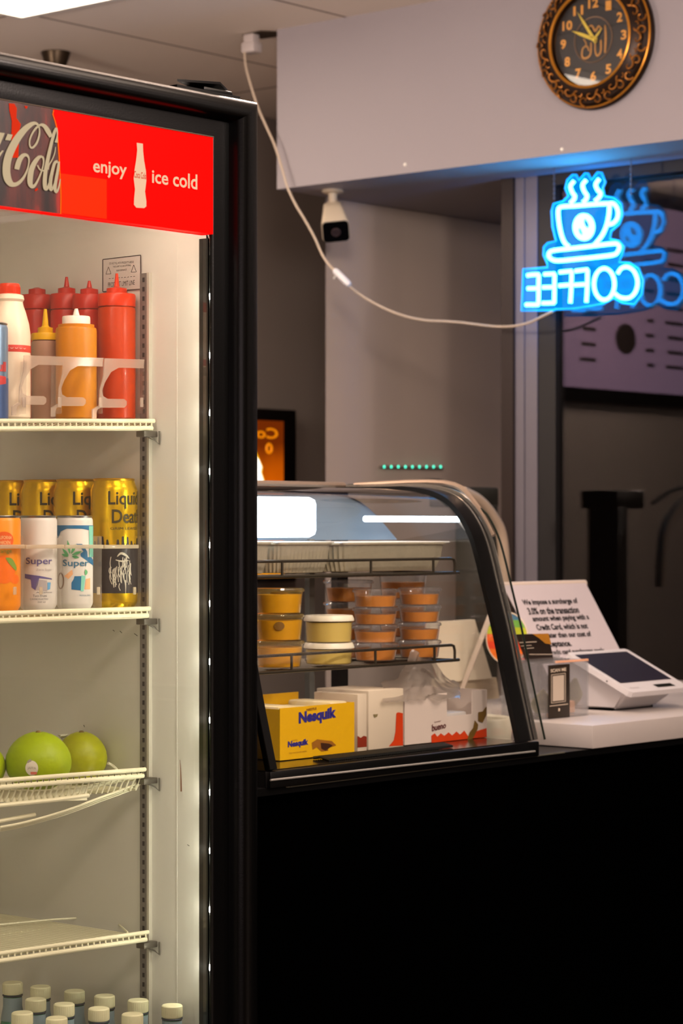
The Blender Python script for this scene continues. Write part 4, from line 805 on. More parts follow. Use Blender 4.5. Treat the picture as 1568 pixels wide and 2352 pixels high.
tag(obj('countertop_slab', m, mat('white_laminate', (172, 164, 160), .42, noise=.05), recenter=True), 'thick white countertop slab beside the display case', 'countertop')

# ================================================================ DISPLAY CASE
XE = onY(1228, 1726, YCN).x; XA = onY(621, 1793, YCN).x; ZL = onY(621, 1793, YCN).z
dc = thing('display_case', 'curved glass countertop food display case with black frame', 'display case', ((XA + XE) / 2, YCN + .25, ZB))
YD = YCN
# side profile (y offset, z) measured from the right end
pro = []
for x, y in ((1226, 1700), (1196, 1560), (1174, 1450), (1150, 1350), (1136, 1290), (1122, 1240), (1104, 1200), (1080, 1165), (1050, 1140), (1010, 1126), (960, 1120)):
    q = onX(x, y, XE); pro.append((q.y, q.z))
pro = [tuple(v) for v in spl([Vector((a, b_, 0)) for a, b_ in pro], 4)]; pro = [(v[0], v[1]) for v in pro]
ybk = YD + .46; pro.append((ybk, pro[-1][1]))
zfl = ZB + .028
GLASS = pane('case_glass', (.97, .98, .97), 1.5)
m = MB(); m.grid(lambda u, v: Vector((XA + .004 + (XE - XA - .008) * v, pro[min(len(pro) - 1, int(round(u * (len(pro) - 1))))][0] + .004, pro[min(len(pro) - 1, int(round(u * (len(pro) - 1))))][1] - .003)), len(pro) - 1, 2); obj('curved_glass', m, GLASS, dc, smooth=80)
def band(mb, x0_, x1_, off=0.0, th=.006, p_=None):
    P_ = p_ or pro; V = []
    for i, (y, z) in enumerate(P_):
        a, b_ = P_[max(i - 1, 0)], P_[min(i + 1, len(P_) - 1)]; t = Vector((b_[0] - a[0], b_[1] - a[1])).normalized(); nrm = Vector((-t.y, t.x))   # outward (front/up)
        o0 = Vector((y, z)) + nrm * off; o1 = o0 - nrm * th
        V.append([mb.bm.verts.new(c) for c in ((x0_, o0.x, o0.y), (x1_, o0.x, o0.y), (x1_, o1.x, o1.y), (x0_, o1.x, o1.y))])
    for A, B in zip(V, V[1:]):
        for k in range(4): mb.bm.faces.new([A[k], A[(k + 1) % 4], B[(k + 1) % 4], B[k]])
    mb.bm.faces.new(V[0][::-1]); mb.bm.faces.new(V[-1])
m = MB(); band(m, XE - .048, XE, .002, .01); obj('end_frame', m, BLACKP, dc)
m = MB(); band(m, XA, XA + .016, .002, .012); obj('end_frame', m, BLACKP, dc)
m = MB(); band(m, XE - .012, XE - .009, .0035, .002); band(m, XE + .0005, XE + .002, .008, .006); obj('frame_trim', m, mat('trim_chrome', (200, 196, 186), .22, metal=.9), dc)
# end glass panels (slightly proud), following the same curve
prE = [(y - .012 if z < 1.45 else y, z + .006 if z > 1.45 else z) for y, z in pro]
m = MB(); m.poly([(XE + .012, y, z) for y, z in prE] + [(XE + .012, ybk, zfl), (XE + .012, YD + .02, zfl)], (.004, 0, 0)); obj('end_glass', m, GLASS, dc)
m = MB(); m.tube([(XE + .014, y - .002, z + .001) for y, z in prE], .0022, 6); obj('end_glass_edge', m, mat('glass_edge_dark', (26, 32, 26), .2), dc)
m = MB(); m.tube([onX(685, 1118, XE - .5) + Vector((0, .0, 0)), Vector((XE - .3, ybk, pro[-1][1] + .004)), Vector((XE, ybk - .1, pro[-1][1] + .004))], .004, 6) ; m.bm.clear()
zt_ = pro[-1][1]
m.tube([(XA + .16, ybk - .02, zt_ + .006), (XE - .02, ybk - .02, zt_ + .006)], .006, 8); m.tube(spl([Vector((XE + .014, ybk - .02, zt_ + .006)), Vector((XE + .014, pro[-6][0], zt_ + .008)), Vector((XE + .014, pro[-14][0] + .004, pro[-14][1] + .010)), Vector((XE + .014, pro[-22][0], pro[-22][1] + .008))], 5), .006, 8); obj('top_rail', m, mat('rail_bronze_steel', (170, 150, 132), .3, metal=.7), dc)
# base, lip, black side
m = MB(); z0_, z1_ = ZB, pro[0][1]
m.box((XA, YD, z0_), (XE + .014, YD + .012, z1_ - .003), .002); m.box((XA, YD + .012, z0_), (XE + .012, ybk + .01, zfl - .004)); 
obj('base_frame', m, BLACKP, dc)
m = MB(); m.tube([onY(621, 1792, YD - .002), onY(1228, 1725.5, YD - .002)], .0018, 6); obj('base_trim', m, mat('trim_bright', (206, 204, 196), .25, metal=.7), dc)
m = MB(); m.poly([(XA, y, z) for y, z in pro] + [(XA, ybk, zfl), (XA, YD + .01, zfl)], (.003, 0, 0)); obj('end_glass', m, pane('case_glass_smoked', (.25, .24, .22), 1.0), dc)
m = MB()
tp, th_, n_ = [], [], 60
for k in range(n_):
    a = XA + .18 + k * (XE - .2 - XA - .18) / n_; m.tube([(a, YD + .03, zfl + .003), (a + .005, YD + .055, zfl + .006), (a + .010, YD + .075, zfl + .003)], .0028, 5)
obj('floor_mat', m, mat('rubber_mat', (22, 24, 22), .5), dc)
m = MB(); m.box((XA + .004, YD + .014, zfl - .004), (XE - .002, ybk, zfl)); obj('case_floor', m, mat('case_floor_black', (26, 22, 18), .15), dc)
# rear: posts, canopy panel and sliding glass
m = MB(); m.box((XA, ybk - .004, z0_), (XA + .02, ybk + .012, zt_ + .002)); m.box((XE - .02, ybk - .004, z0_), (XE + .012, ybk + .012, zt_ + .002)); m.box((XA, ybk - .004, zt_ - .012), (XE + .01, ybk + .012, zt_ + .002)); obj('rear_frame', m, BLACKP, dc)
PAN = mat('canopy_blue_grey', (120, 146, 168), .28, metal=.5, noise=.1)
m = MB(); m.grid(lambda u, v: Vector((XA + .022 + (XE - XA - .05) * u, YD + .30 + .14 * v, 1.398 + .085 * math.sin(v * 1.57))), 2, 8); obj('light_canopy', m, PAN, dc, smooth=80)
# posts inside
for x in (712,):
    q = onY(x, 1450, YD + .3); m = MB(); m.box((q.x - .007, YD + .295, zfl), (q.x + .007, YD + .307, 1.40)); obj('shelf_post', m, mat('post_grey', (120, 124, 122), .4, metal=.5), dc)
# lamp
LT = mat('case_lamp', (255, 255, 255), .4, emit=(212, 234, 255), es=7.0)
a, b_ = onY(560, 1187, YD + .20), onY(722, 1187, YD + .20)
m = MB(); m.box((XA + .02, YD + .19, 1.404), (b_.x, YD + .235, 1.474), .012); lamp = obj('lamp_diffuser', m, LT, dc)
a, b2_ = onY(838, 1191, YD + .27), onY(1058, 1191, YD + .27)
m = MB(); m.tube([(a.x, YD + .27, 1.437), (b2_.x - .01, YD + .27, 1.437)], .0055, 10); obj('lamp_tube', m, LT, dc)
m = MB(); m.tube(spl([Vector((b2_.x - .01, YD + .27, 1.437)), Vector((b2_.x + .005, YD + .265, 1.42)), Vector((b2_.x + .03, YD + .26, 1.40))], 4), .003, 6); obj('lamp_lead', m, WHITEPL, dc)
# wire racks
def rack(nm, Y, xl__, yl1, xr__, yr1, yl2, yr2, depth_):
    A1, B1 = onY(xl__, yl1, Y), onY(xr__, yr1, Y); A2, B2 = onY(xl__, yl2, Y), onY(xr__ - 4, yr2, Y)
    zz_ = (A2.z + B2.z) / 2; top_ = (A1.z + B1.z) / 2; A1.z = B1.z = top_; A2.z = B2.z = zz_
    A1.x = A2.x = XA + .02; B2.x = B1.x
    m = MB(); m.tube([A1] + [B1 + Vector((-.01, 0, 0)), B1 + Vector((-.003, 0, -.002)), B1 + Vector((0, 0, -.010)), B2], .0026, 8); m.tube([A2, B2 + Vector((.012, 0, 0))], .003, 8)
    for f in (.25, .62, .9): q = A1.lerp(B1, f); m.tube([q, Vector((q.x, Y, zz_))], .0026, 6)
    n = 34
    for k in range(n): xx_ = A2.x + (B2.x - A2.x) * (k + .5) / n; m.tube([(xx_, Y, zz_ - .002), (xx_, Y + depth_, zz_ - .002)], .0014, 5)
    m.tube([(A2.x, Y + depth_, zz_ - .004), (B2.x, Y + depth_, zz_ - .004)], .0026, 6); m.tube([(B2.x, Y, zz_), (B2.x, Y + depth_, zz_)], .0026, 6)
    obj(nm, m, DARKSTEEL, dc); return zz_
zr1 = rack('wire_shelf', YD + .135, 560, 1285, 1044, 1288, 1318, 1324, .2)
zr2 = rack('wire_shelf', YD + .105, 560, 1509, 1044, 1482, 1549, 1516, .26)

# --- foil trays
FOIL = mat('aluminium_foil', (190, 182, 158), .35, metal=.3, noise=.25, nscale=40, bump=.3, bscale=90)
def tray(name, x0_, x1_, Y, Yd, z, h, label):
    t = thing('foil_tray', label, 'tray', ((x0_ + x1_) / 2, Y + Yd / 2, z), 0, 'foil trays on the upper wire shelf'); hx_, hy_ = (x1_ - x0_) / 2, Yd / 2; m = MB(); R = []
    N = 120
    def ring(hx2, hy2, zz_, fl):
        out = []
        for i in range(N):
            s_ = i / N * 4; k = int(s_); f = s_ - k; c = [(-1, -1), (1, -1), (1, 1), (-1, 1)]; a, b_ = c[k], c[(k + 1) % 4]; x = a[0] + (b_[0] - a[0]) * f; y = a[1] + (b_[1] - a[1]) * f
            L_ = max(abs(x), abs(y)); d_ = (abs(x) ** 6 + abs(y) ** 6) ** (1 / 6); x, y = x / d_, y / d_; w_ = 1 + fl * (.5 - (i % 2))
            out.append(m.bm.verts.new((x * hx2 * w_, y * hy2 * w_, zz_)))
        return out
    R = [ring(hx_ * .84, hy_ * .8, .002, 0), ring(hx_ * .86, hy_ * .82, 0.003, .02), ring(hx_ * .93, hy_ * .9, h * .5, .022), ring(hx_ * .955, hy_ * .94, h * .92, .018), ring(hx_ * .96, hy_ * .945, h - .002, 0), ring(hx_, hy_, h, 0), ring(hx_ * 1.0, hy_ * 1.0, h - .003, 0), ring(hx_ * .95, hy_ * .935, h - .005, 0), ring(hx_ * .83, hy_ * .79, .004, 0)]
    for A, B in zip(R, R[1:]):
        for i in range(N): m.bm.faces.new([A[i], A[(i + 1) % N], B[(i + 1) % N], B[i]])
    m.bm.faces.new(R[0]); m.bm.faces.new(R[-1]); obj('tray_body', m, FOIL, t, False, smooth=25)
    m = MB(); m.box((-hx_ * .94, -hy_ * .93, h - .001), (hx_ * .94, hy_ * .93, h + .0015), .001); obj('tray_lid', m, mat('tray_lid_white', (224, 226, 222), .5), t, False)
    return t
Yt = YD + .145; ztr = zr1 + .003
for (xa, xb_, dy, lb_) in ((520, 637, 0, 'foil tray at the left, partly hidden by the fridge'), (641, 778, .004, 'middle foil tray below the bright lamp'), (783, 1046, .008, 'long foil tray at the right end of the upper wire shelf')):
    A, B = onY(xa, 1245, Yt + dy), onY(xb_, 1247, Yt + dy); h = zat(1246, (A + B) / 2) - ztr; 
    tray('t', max(A.x, XA + .02), B.x, Yt + dy, .16, ztr, h, lb_)

# --- deli tubs and pudding cups
TUBY = mat('mango_yogurt', (230, 172, 4), .35, noise=.2, nscale=30); TUBF = pane('tub_plastic', (.98, .95, .78), 1.4, .1, .10, (230, 204, 120)); LID = pane('clear_lid', (.97, .98, 1), 2.2, .05, .07, (235, 240, 245)); CARA = mat('caramel', (226, 138, 0), .3, noise=.3, nscale=30); WYOG = mat('pale_custard', (226, 208, 140), .35, noise=.08); LIDW = mat('white_lid', (236, 230, 206), .35)
def tub(x, Y, yb, yt, wpx, label, fill, group, lid=LID, ffrac=.86, taper=.86, lidh=.006, zbase=None):
    p = onY(x, (yb + yt) / 2, Y); z0_ = zat(yb, p) if zbase is None else zbase; h = zat(yt, p) - zat(yb, p); p.z = z0_; R_ = sz(wpx / 2, p)
    t = thing('food_tub', label, 'food container', p, hdg(x), group)
    m = MB(); m.lathe([(0, 0.0005), (R_ * taper, 0), (R_ * (taper + .02), .002), (R_ * .97, h - lidh), (R_, h - lidh + .001)], seg=32); obj('tub_body', m, TUBF if fill is not CARA else LID, t, False)
    m = MB(); f = ffrac; rt_ = taper + (.95 - taper) * f; m.lathe([(0, .0015), (R_ * taper * .97, .0015), (R_ * rt_ * .985, (h - lidh) * f), (0, (h - lidh) * f)], seg=32); obj('tub_food', m, fill, t, False)
    m = MB(); m.lathe([(R_ * .97, h - lidh), (R_ * 1.04, h - lidh), (R_ * 1.04, h - lidh + .003), (R_ * .97, h - .0005), (R_ * .9, h - .0008), (0, h - .0008)], seg=32); obj('tub_lid', m, lid, t, False)
    return t, h
def stack(x, Y, levels, wpx, fill, names, group, **kw):
    z = zr2 + .004; out = []
    for (yb, yt), lb_ in zip(levels, names):
        t, h = tub(x, Y, yb, yt, wpx, lb_, fill, group, zbase=z, **kw); z += h + .0004; out.append(t)
    return out
g_ = 'yellow tubs stacked at the left of the display case'
o3 = stack(641, YD + .16, [(1537, 1476), (1476, 1415), (1415, 1357)], 112, TUBY, ['yellow dessert tub, bottom of the tall stack', 'yellow dessert tub with a dark spot, middle of the tall stack', 'yellow dessert tub with brown flecks, top of the tall stack'], g_, lid=TUBF)
for t, zz_, rr_, nme in ((o3[1], .025, .009, 'a'), (o3[2], .035, .007, 'b')):
    bo = [c for c in t.children if c.name.startswith('tub_food')][0]; m = MB(); R_ = .038
    m.merge(wpoly(.0385, [(rr_ * 1000 * math.cos(i * math.pi / 8) * (1 if nme == 'a' else 2.2), zz_ * 1000 + rr_ * 800 * math.sin(i * math.pi / 8) * (1 if nme == 'a' else .4)) for i in range(16)], .001)); obj('fruit_spot', m, mat('passion_seed', (120, 84, 20), .5), bo, False)
stack(545, YD + .16, [(1537, 1480), (1480, 1420)], 96, TUBY, ['yellow tub at the far left, bottom, beside the fridge frame', 'yellow tub at the far left, top, beside the fridge frame'], g_, lid=TUBF)
stack(755, YD + .16, [(1531, 1482), (1482, 1420)], 112, WYOG, ['pale custard tub, lower of the short stack', 'pale custard tub with white lid, upper of the short stack'], 'pale custard tubs in the middle of the lower rack', lid=LIDW, ffrac=.93, taper=.92, lidh=.010)
gc = 'caramel pudding cups with clear lids'
stack(862, YD + .17, [(1528, 1488), (1488, 1447), (1447, 1408), (1408, 1366)], 104, CARA, ['caramel cup, bottom of the left front stack', 'caramel cup, second from the bottom of the left front stack', 'caramel cup, third from the bottom of the left front stack', 'caramel cup, top of the left front stack'], gc, ffrac=.74)
stack(963, YD + .17, [(1521, 1481), (1481, 1441), (1441, 1402), (1402, 1362)], 98, CARA, ['caramel cup, bottom of the right front stack', 'caramel cup, second from the bottom of the right front stack', 'caramel cup, third from the bottom of the right front stack', 'caramel cup, top of the right front stack'], gc, ffrac=.74)
stack(800, YD + .27, [(1528, 1488), (1488, 1447), (1447, 1402), (1402, 1352)], 112, CARA, ['caramel cup, bottom of the rear stack', 'caramel cup, second of the rear stack', 'caramel cup with glinting lid, third of the rear stack', 'caramel cup, top of the rear stack'], gc, ffrac=.74)
stack(925, YD + .27, [(1528, 1488), (1488, 1447), (1447, 1402), (1402, 1342)], 112, CARA, ['caramel cup, bottom of the rear right stack', 'caramel cup, second of the rear right stack', 'caramel cup, third of the rear right stack', 'caramel cup with bright lid, highest of all stacks'], gc, ffrac=.7)

# --- snack cartons on the case floor
YN = YD + .095
A, B = onY(642.6, 1738, YN), onY(813.6, 1720, YN); hN = zat(1616, A) - A.z; zN = zfl
CY = mat('carton_yellow', (226, 176, 10), .45, noise=.06); CYD = mat('carton_yellow_side', (196, 140, 22), .5, noise=.25, nscale=20)
t = thing('snack_carton', 'open yellow carton of chocolate snacks reading Nesquik in the display case', 'carton', ((A.x + B.x) / 2, YN + .06, zN))
x0_, x1_ = A.x, B.x; zT = zN + hN; YE = YN + .13
m = MB(); th = .0015; m.box((x0_, YN, zN), (x1_, YN + th, zT)); m.box((x0_, YN + th, zN), (x0_ + th, YE, zT - .002)); m.box((x1_ - th, YN + th, zN), (x1_, YE, zT)); m.box((x0_, YE - th, zN), (x1_, YE, zT + .012)); m.box((x0_, YN, zN), (x1_, YE, zN + th)); bo = obj('carton_body', m, CY, t)
def nf(x, y, o=.0008): return onY(x, y, YN - o)
m = MB(); m.merge(textmesh('Nesquik', bil(nf(686, 1636), nf(772, 1622), nf(772, 1655), nf(686, 1670)), bold=.05)); m.merge(textmesh('Nesquik', bil(nf(661, 1703), nf(708, 1696), nf(708, 1714), nf(661, 1721)), bold=.05)); obj('carton_lettering', m, mat('print_blue', (44, 40, 130), .5), bo)
m = MB(); m.merge(textmesh('NESTLE', bil(nf(704, 1628), nf(727, 1624), nf(727, 1630), nf(704, 1633)), bold=.03)); m.merge(textmesh('NESTLE', bil(nf(671, 1700), nf(683, 1698), nf(683, 1701), nf(671, 1702)))); m.merge(textmesh('MILK CHOCOLATE WAFER', bil(nf(664, 1729), nf(704, 1724), nf(704, 1727), nf(664, 1732)))); obj('carton_small_print', m, mat('print_brown', (130, 84, 30), .5), bo)
m = MB(); m.poly([nf(*c) for c in ((716, 1706), (728, 1698), (762, 1702), (772, 1712), (752, 1718), (754, 1724), (738, 1726), (728, 1716), (718, 1722))]); bar_ = obj('wafer_picture', m, mat('print_wafer', (150, 96, 24), .5), bo)
m = MB(); m.poly([nf(*c, .0012) for c in ((736, 1706), (756, 1708), (764, 1712), (748, 1724), (738, 1720))]); obj('wafer_end', m, mat('print_choc', (60, 30, 10), .5), bar_)
m = MB(); [m.box((x0_ + .004 + k * (x1_ - x0_ - .008) / 4, YN + .006 + .004 * (k % 2), zN + .004), (x0_ + .002 + (k + 1) * (x1_ - x0_ - .008) / 4, YE - .02, zT - .006 + .008 * (k % 3 == 0)), .004) for k in range(4)]; 
snk = obj('wrapped_snacks', m, mat('wrapper_pale', (226, 206, 120), .4, noise=.5, nscale=45, col2=(222, 214, 200)), t)
# neighbour cartons
CWH = mat('carton_white', (214, 200, 178), .5, noise=.06); CRD = mat('carton_red', (210, 62, 14), .45, noise=.1)
def carton(xa, xb_, ya, yb, Y, dep, label, name='snack_carton'):
    A, B = onY(xa, yb, Y), onY(xb_, yb, Y); z1_ = zat(ya, (A + B) / 2) ; t = thing(name, label, 'carton', ((A.x + B.x) / 2, Y + dep / 2, zfl))
    m = MB(); m.box((A.x, Y, zfl), (B.x, Y + dep, z1_), .001); bo = obj('carton_body', m, CWH, t); return t, bo, Y
t, bo, Yq = carton(846, 926, 1584, 1714, YN + .02, .12, 'white carton with a red curved stripe, right of the yellow carton')
fq = lambda x, y, o=.0008: onY(x, y, Yq - o)
m = MB(); m.poly([fq(*c) for c in ((910, 1638), (914, 1636), (925, 1638), (925.5, 1712), (893, 1714), (904, 1700), (908, 1680))]); obj('red_stripe', m, CRD, bo)
m = MB(); m.poly([fq(*c, .0012) for c in ((857, 1641), (868, 1640), (866, 1646), (860, 1648))]); obj('print_mark', m, mat('print_olive', (130, 118, 80), .5), bo)
t, bo, Yq = carton(821, 842, 1594, 1716, YN + .004, .10, 'narrow white and dark red carton edge against the yellow carton')
m = MB(); fq2 = lambda x, y, o=.0008: onY(x, y, YN + .004 - o); m.poly([fq2(*c) for c in ((821, 1690), (828, 1695), (835, 1690), (842, 1692), (842, 1715), (821, 1717))]); obj('red_base', m, mat('carton_dark_red', (130, 40, 16), .5), bo)
m = MB(); m.box((onY(845, 1600, YN + .02).x, YN + .08, zfl + .05), (onY(998, 1600, YN + .02).x, YN + .082, zat(1577, onY(900, 1577, YN + .08))))
YQ = YN + .02
A, B = onY(929, 1700, YQ), onY(1118, 1692, YQ)
t = thing('snack_carton', 'white and red carton of kinder bueno bars with cut-out window at the right', 'carton', ((A.x + B.x) / 2, YQ + .07, zfl))
fb = lambda x, y, o=0: onY(x, y, YQ - o)
zt2 = fb(1020, 1592).z
m = MB(); m.box((A.x, YQ + .002, zfl), (A.x + .002, YQ + .13, zt2)); m.box((B.x - .002, YQ + .002, zfl), (B.x, YQ + .13, zt2 )); m.box((A.x, YQ + .128, zfl), (B.x, YQ + .13, zt2 + .002)); m.box((A.x, YQ, zfl), (B.x, YQ + .13, zfl + .002))
out_ = [(A.x, zfl), (B.x, zfl), (B.x, zt2), (fb(1084, 1590).x, zt2), (fb(1084, 1643).x, fb(1084, 1640).z), (fb(1026, 1645).x, fb(1084, 1640).z), (fb(1026, 1600).x, zt2), (A.x, zt2)]
m.poly([(a, YQ, b_) for a, b_ in out_], (0, .002, 0)); bo = obj('carton_body', m, mat('carton_white_clean', (214, 200, 190), .5), t)
m = MB(); zr0 = fb(990, 1700).z - .012
zz_ = [(fb(990, 1702).x, fb(990, 1703).z)]
pp = [(990, 1690), (998, 1684), (1004, 1692), (1012, 1684), (1020, 1690), (1030, 1682), (1038, 1689), (1048, 1680), (1056, 1687), (1066, 1678), (1074, 1690), (1084, 1690), (1092, 1680), (1104, 1676), (1117, 1672)]
m.poly([fb(x, y, .0008) for x, y in pp] + [(fb(1117, 1700).x, YQ - .0008, zfl + .001), (fb(990, 1700).x, YQ - .0008, zfl + .001)]); obj('red_base', m, CRD, bo)
m = MB(); m.merge(textmesh('bueno', bil(fb(992, 1664, .0014), fb(1024, 1658, .0014), fb(1024, 1672, .0014), fb(992, 1680, .0014)), bold=.02)); m.merge(textmesh('kinder', bil(fb(998, 1656, .0014), fb(1013, 1653, .0014), fb(1013, 1657, .0014), fb(998, 1661, .0014)))); obj('carton_lettering', m, mat('print_maroon', (96, 40, 40), .5), bo)
m = MB(); m.poly([fb(*c, .0016) for c in ((1072, 1702), (1078, 1682), (1086, 1672), (1090, 1654), (1098, 1664), (1097, 1674), (1088, 1692), (1080, 1704))]); m.poly([fb(*c, .0018) for c in ((1098, 1636), (1108, 1634), (1117, 1622), (1117, 1642), (1108, 1660), (1098, 1656))]); obj('bar_picture', m, mat('print_hazel', (112, 84, 30), .5), bo)
m = MB(); m.box((fb(1028, 1640).x, YQ + .01, zfl + .004), (fb(1082, 1640).x, YQ + .12, fb(1080, 1634).z), .004); obj('wrapped_bars', m, mat('bar_wrapper', (190, 186, 182), .35), t)
m = MB(); m.box((A.x + .004, YQ + .01, zfl + .004), (fb(1024, 1640).x, YQ + .12, zt2 - .012), .004); obj('wrapped_bars', m, mat('bar_wrapper_brown', (130, 84, 56), .4), t)
# crumpled clear film lying over the cartons
from mathutils import noise as N3
m = MB()
def film(u, v):
    x = 872 + 178 * u; base_ = 1612 - 8 * u; top_ = 1570 - 78 * math.exp(-((u - .50) / .22) ** 2) - 12 * math.sin(u * 3.14)
    y = base_ + (top_ - base_) * v; q = onY(x, y, YQ - .004 + .05 * v); d_ = N3.noise(Vector((u * 9, v * 7, 1))) * .012; return q + Vector((d_ * .4, d_ - .006, d_ * .5))
m.grid(film, 40, 24); r0 = tag(obj('plastic_film', m, pane('crumpled_film', (.95, .95, .95), 3.0, .18, .42, (190, 178, 165)), recenter=True), 'crumpled clear plastic film lying on the white cartons in the display case', 'plastic film')

# ================================================================ THINGS ON THE WHITE COUNTER
pt = {}
# terminal
TW = mat('terminal_white', (200, 196, 198), .35, noise=.03)
BL, TLc, TRc = Vector((4.032, 2.70, 1.092)), Vector((4.032, 2.856, 1.167)), None
BL = onX(1449, 1591, 4.032); TLc = onX(1301, 1499, 4.032); wT = .215
tm = thing('payment_terminal', 'white card payment terminal with tilted dark screen on the white counter', 'payment terminal', (4.14, 2.8, ZCT))
nrmT = Vector((1, 0, 0)).cross((TLc - BL)).normalized()
U = Vector((wT, 0, 0)); V_ = TLc - BL
def tq(u, v, o=0): return BL + U * u + V_ * v + nrmT * o
rr = [(u, v) for u, v in ((.03, 0), (.97, 0), (1, .03), (1, .97), (.97, 1), (.03, 1), (0, .97), (0, .03))]
m = MB(); m.poly([tq(u, v) for u, v in rr], -nrmT * .011); obj('bezel', m, TW, tm)
m = MB(); m.poly([tq(u, v, .0006) for u, v in ((.06, .22), (.93, .22), (.93, .93), (.06, .93))]); obj('screen', m, mat('screen_dark', (30, 27, 40), .35), tm)
m = MB(); m.poly([tq(u, v, .0007) for u, v in ((.52, .06), (.82, .06), (.80, .13), (.50, .13))]); obj('card_sensor', m, mat('sensor_black', (14, 16, 10), .3), tm)
m = MB(); m.merge(textmesh('clover', bil(tq(.08, .12, .0007), tq(.24, .12, .0007), tq(.24, .08, .0007), tq(.08, .08, .0007)))); obj('logo_text', m, mat('logo_grey', (170, 165, 165), .5), tm)
lo = [(4.050, onZ(1442, 1632, ZCT).y + .005), (4.235, onZ(1442, 1632, ZCT).y + .005)]
yb0 = onZ(1442, 1632, ZCT).y; yb1 = yb0 + .14
top = [tq(.05, .1, -.011), tq(.95, .1, -.011), tq(.95, .98, -.011), tq(.05, .98, -.011)]
bot = [Vector((4.075, yb0 + .012, ZCT + .003)), Vector((4.215, yb0 + .012, ZCT + .003)), Vector((4.235, yb1 + .01, ZCT + .003)), Vector((4.055, yb1 + .01, ZCT + .003))]
m = MB(); a_ = [m.bm.verts.new(v) for v in top]; c_ = [m.bm.verts.new(v) for v in bot]
for i in range(4): m.bm.faces.new([a_[i], a_[(i + 1) % 4], c_[(i + 1) % 4], c_[i]])
m.bm.faces.new(a_); m.bm.faces.new(c_); bmesh.ops.bevel(m.bm, geom=m.bm.edges[:], offset=.006, segments=3, affect='EDGES'); obj('stand_body', m, TW, tm)
m = MB(); m.box((4.07, yb0 + .02, ZCT), (4.22, yb1, ZCT + .004)); obj('rubber_foot', m, BLACKM, tm)
m = MB(); m.lathe([(0, 0), (.0015, 0), (.0015, .001), (0, .001)], tq(0, .35, -.006) + Vector((-.0008, 0, 0)), (-1, 0, 0), 8); obj('lock_slot', m, INK, tm)

# surcharge notice
PBR = onY(1420, 1486, 2.95); XR2 = PBR.x; PTR = onX(1343, 1336, XR2); PTL = onY(1157, 1341, PTR.y); PTL.z = PTR.z
dv = PBR - PTR; kk = (ZCT - PTR.z) / dv.z; PB2 = PTR + dv * kk; PBL = Vector((PTL.x, PB2.y, PB2.z))
sn = thing('notice_board', 'tilted white notice about a credit card surcharge behind the payment terminal', 'sign', ((PTL.x + XR2) / 2, PB2.y, ZCT))
nN = Vector((1, 0, 0)).cross((PTR - PB2)).normalized()
if nN.y > 0: nN = -nN
m = MB(); m.poly([PTL, PTR, PB2, PBL], -nN * .004); pg_ = obj('notice_sheet', m, mat('notice_paper', (196, 186, 190), .7, noise=.04), sn)
m = MB(); m.poly([PTR, PTR + Vector((0, .012, .002)), PTR + Vector((0, .10, -.245)), PTR + Vector((0, .09, -.25)), PB2 * .0 + PTR + Vector((0, .006, -.02))], (-.003, 0, 0))
m.poly([PTL, PTL + Vector((0, .012, .002)), PTL + Vector((0, .13, -.252)), PTL + Vector((0, .12, -.252)), PTL + Vector((0, .006, -.02))], (.003, 0, 0)); m.tube([PTL + Vector((0, .006, -.004)), PTR + Vector((.006, .006, -.004))], .008, 12)
obj('notice_stand', m, mat('stand_cream', (206, 190, 176), .6), sn)
def nq(x, y, o=.0012):
    # ray through a pixel onto the tilted sheet
    r = ray(x, y); P0 = PTR + nN * o; t = (P0 - CAM).dot(nN) / r.dot(nN); return CAM + r * t
m = MB(); lines = [('We impose a surcharge of', 1197, 1380, 1323, 1376, 12), ('3.0% on the transaction', 1209, 1399, 1325, 1395, 12), ('amount when paying with a', 1220, 1418, 1349, 1413, 12), ('Credit Card, which is not', 1229, 1437, 1346, 1433, 12), ('not greater than our cost of', 1222, 1457, 1354, 1452, 12), ('acceptance.', 1247, 1477, 1309, 1475, 12), ('Credit card surcharges apply', 1255, 1496, 1385, 1490, 10)]
for s_, xa, ya, xb_, yb, hh in lines: m.merge(textmesh(s_, bil(nq(xa, ya - 3), nq(xb_, yb - 3), nq(xb_ + 6, yb + hh + 1), nq(xa + 6, ya + hh + 1)), bold=.03))
obj('notice_lettering', m, INK, pg_)
# rainbow sticker card leaning on the notice's side
m = MB(); 
rc = thing('rainbow_card', 'round rainbow-coloured card leaning against the notice stand', 'card', onX(1165, 1490, PTL.x - .02))
cR = onX(1164, 1466, PTL.x - .012); cols = [(70, 120, 150), (110, 170, 70), (180, 190, 40), (226, 96, 20), (220, 60, 20), (230, 110, 20), (228, 130, 40)]
Rc = .054
for i, c in enumerate(cols):
    z0_, z1_ = 1 - i * 2 / len(cols), 1 - (i + 1) * 2 / len(cols); P_ = []
    for k in range(7): zz_ = z0_ + (z1_ - z0_) * k / 6; P_.append((math.sqrt(max(0, 1 - zz_ ** 2)), zz_))
    pl = [(-a, b_) for a, b_ in P_] + [(a, b_) for a, b_ in P_[::-1]]
    m = MB(); m.poly([cR + Vector((0, -a * Rc, b_ * Rc)) for a, b_ in pl if True] if i not in (0, len(cols) - 1) else [cR + Vector((0, -a * Rc, b_ * Rc)) for a, b_ in (pl[1:-1] if i == 0 else pl[:6] + pl[8:])], (.001, 0, 0)); obj('colour_band', m, mat('rainbow_%d' % i, c, .5), rc)
m = MB(); m.tube([cR + Vector((.0004, math.cos(a) * Rc, math.sin(a) * Rc)) for a in [2 * math.pi * i / 40 for i in range(40)]], .0016, 6, True); obj('card_rim', m, mat('card_rim_cream', (206, 190, 170), .6), rc)

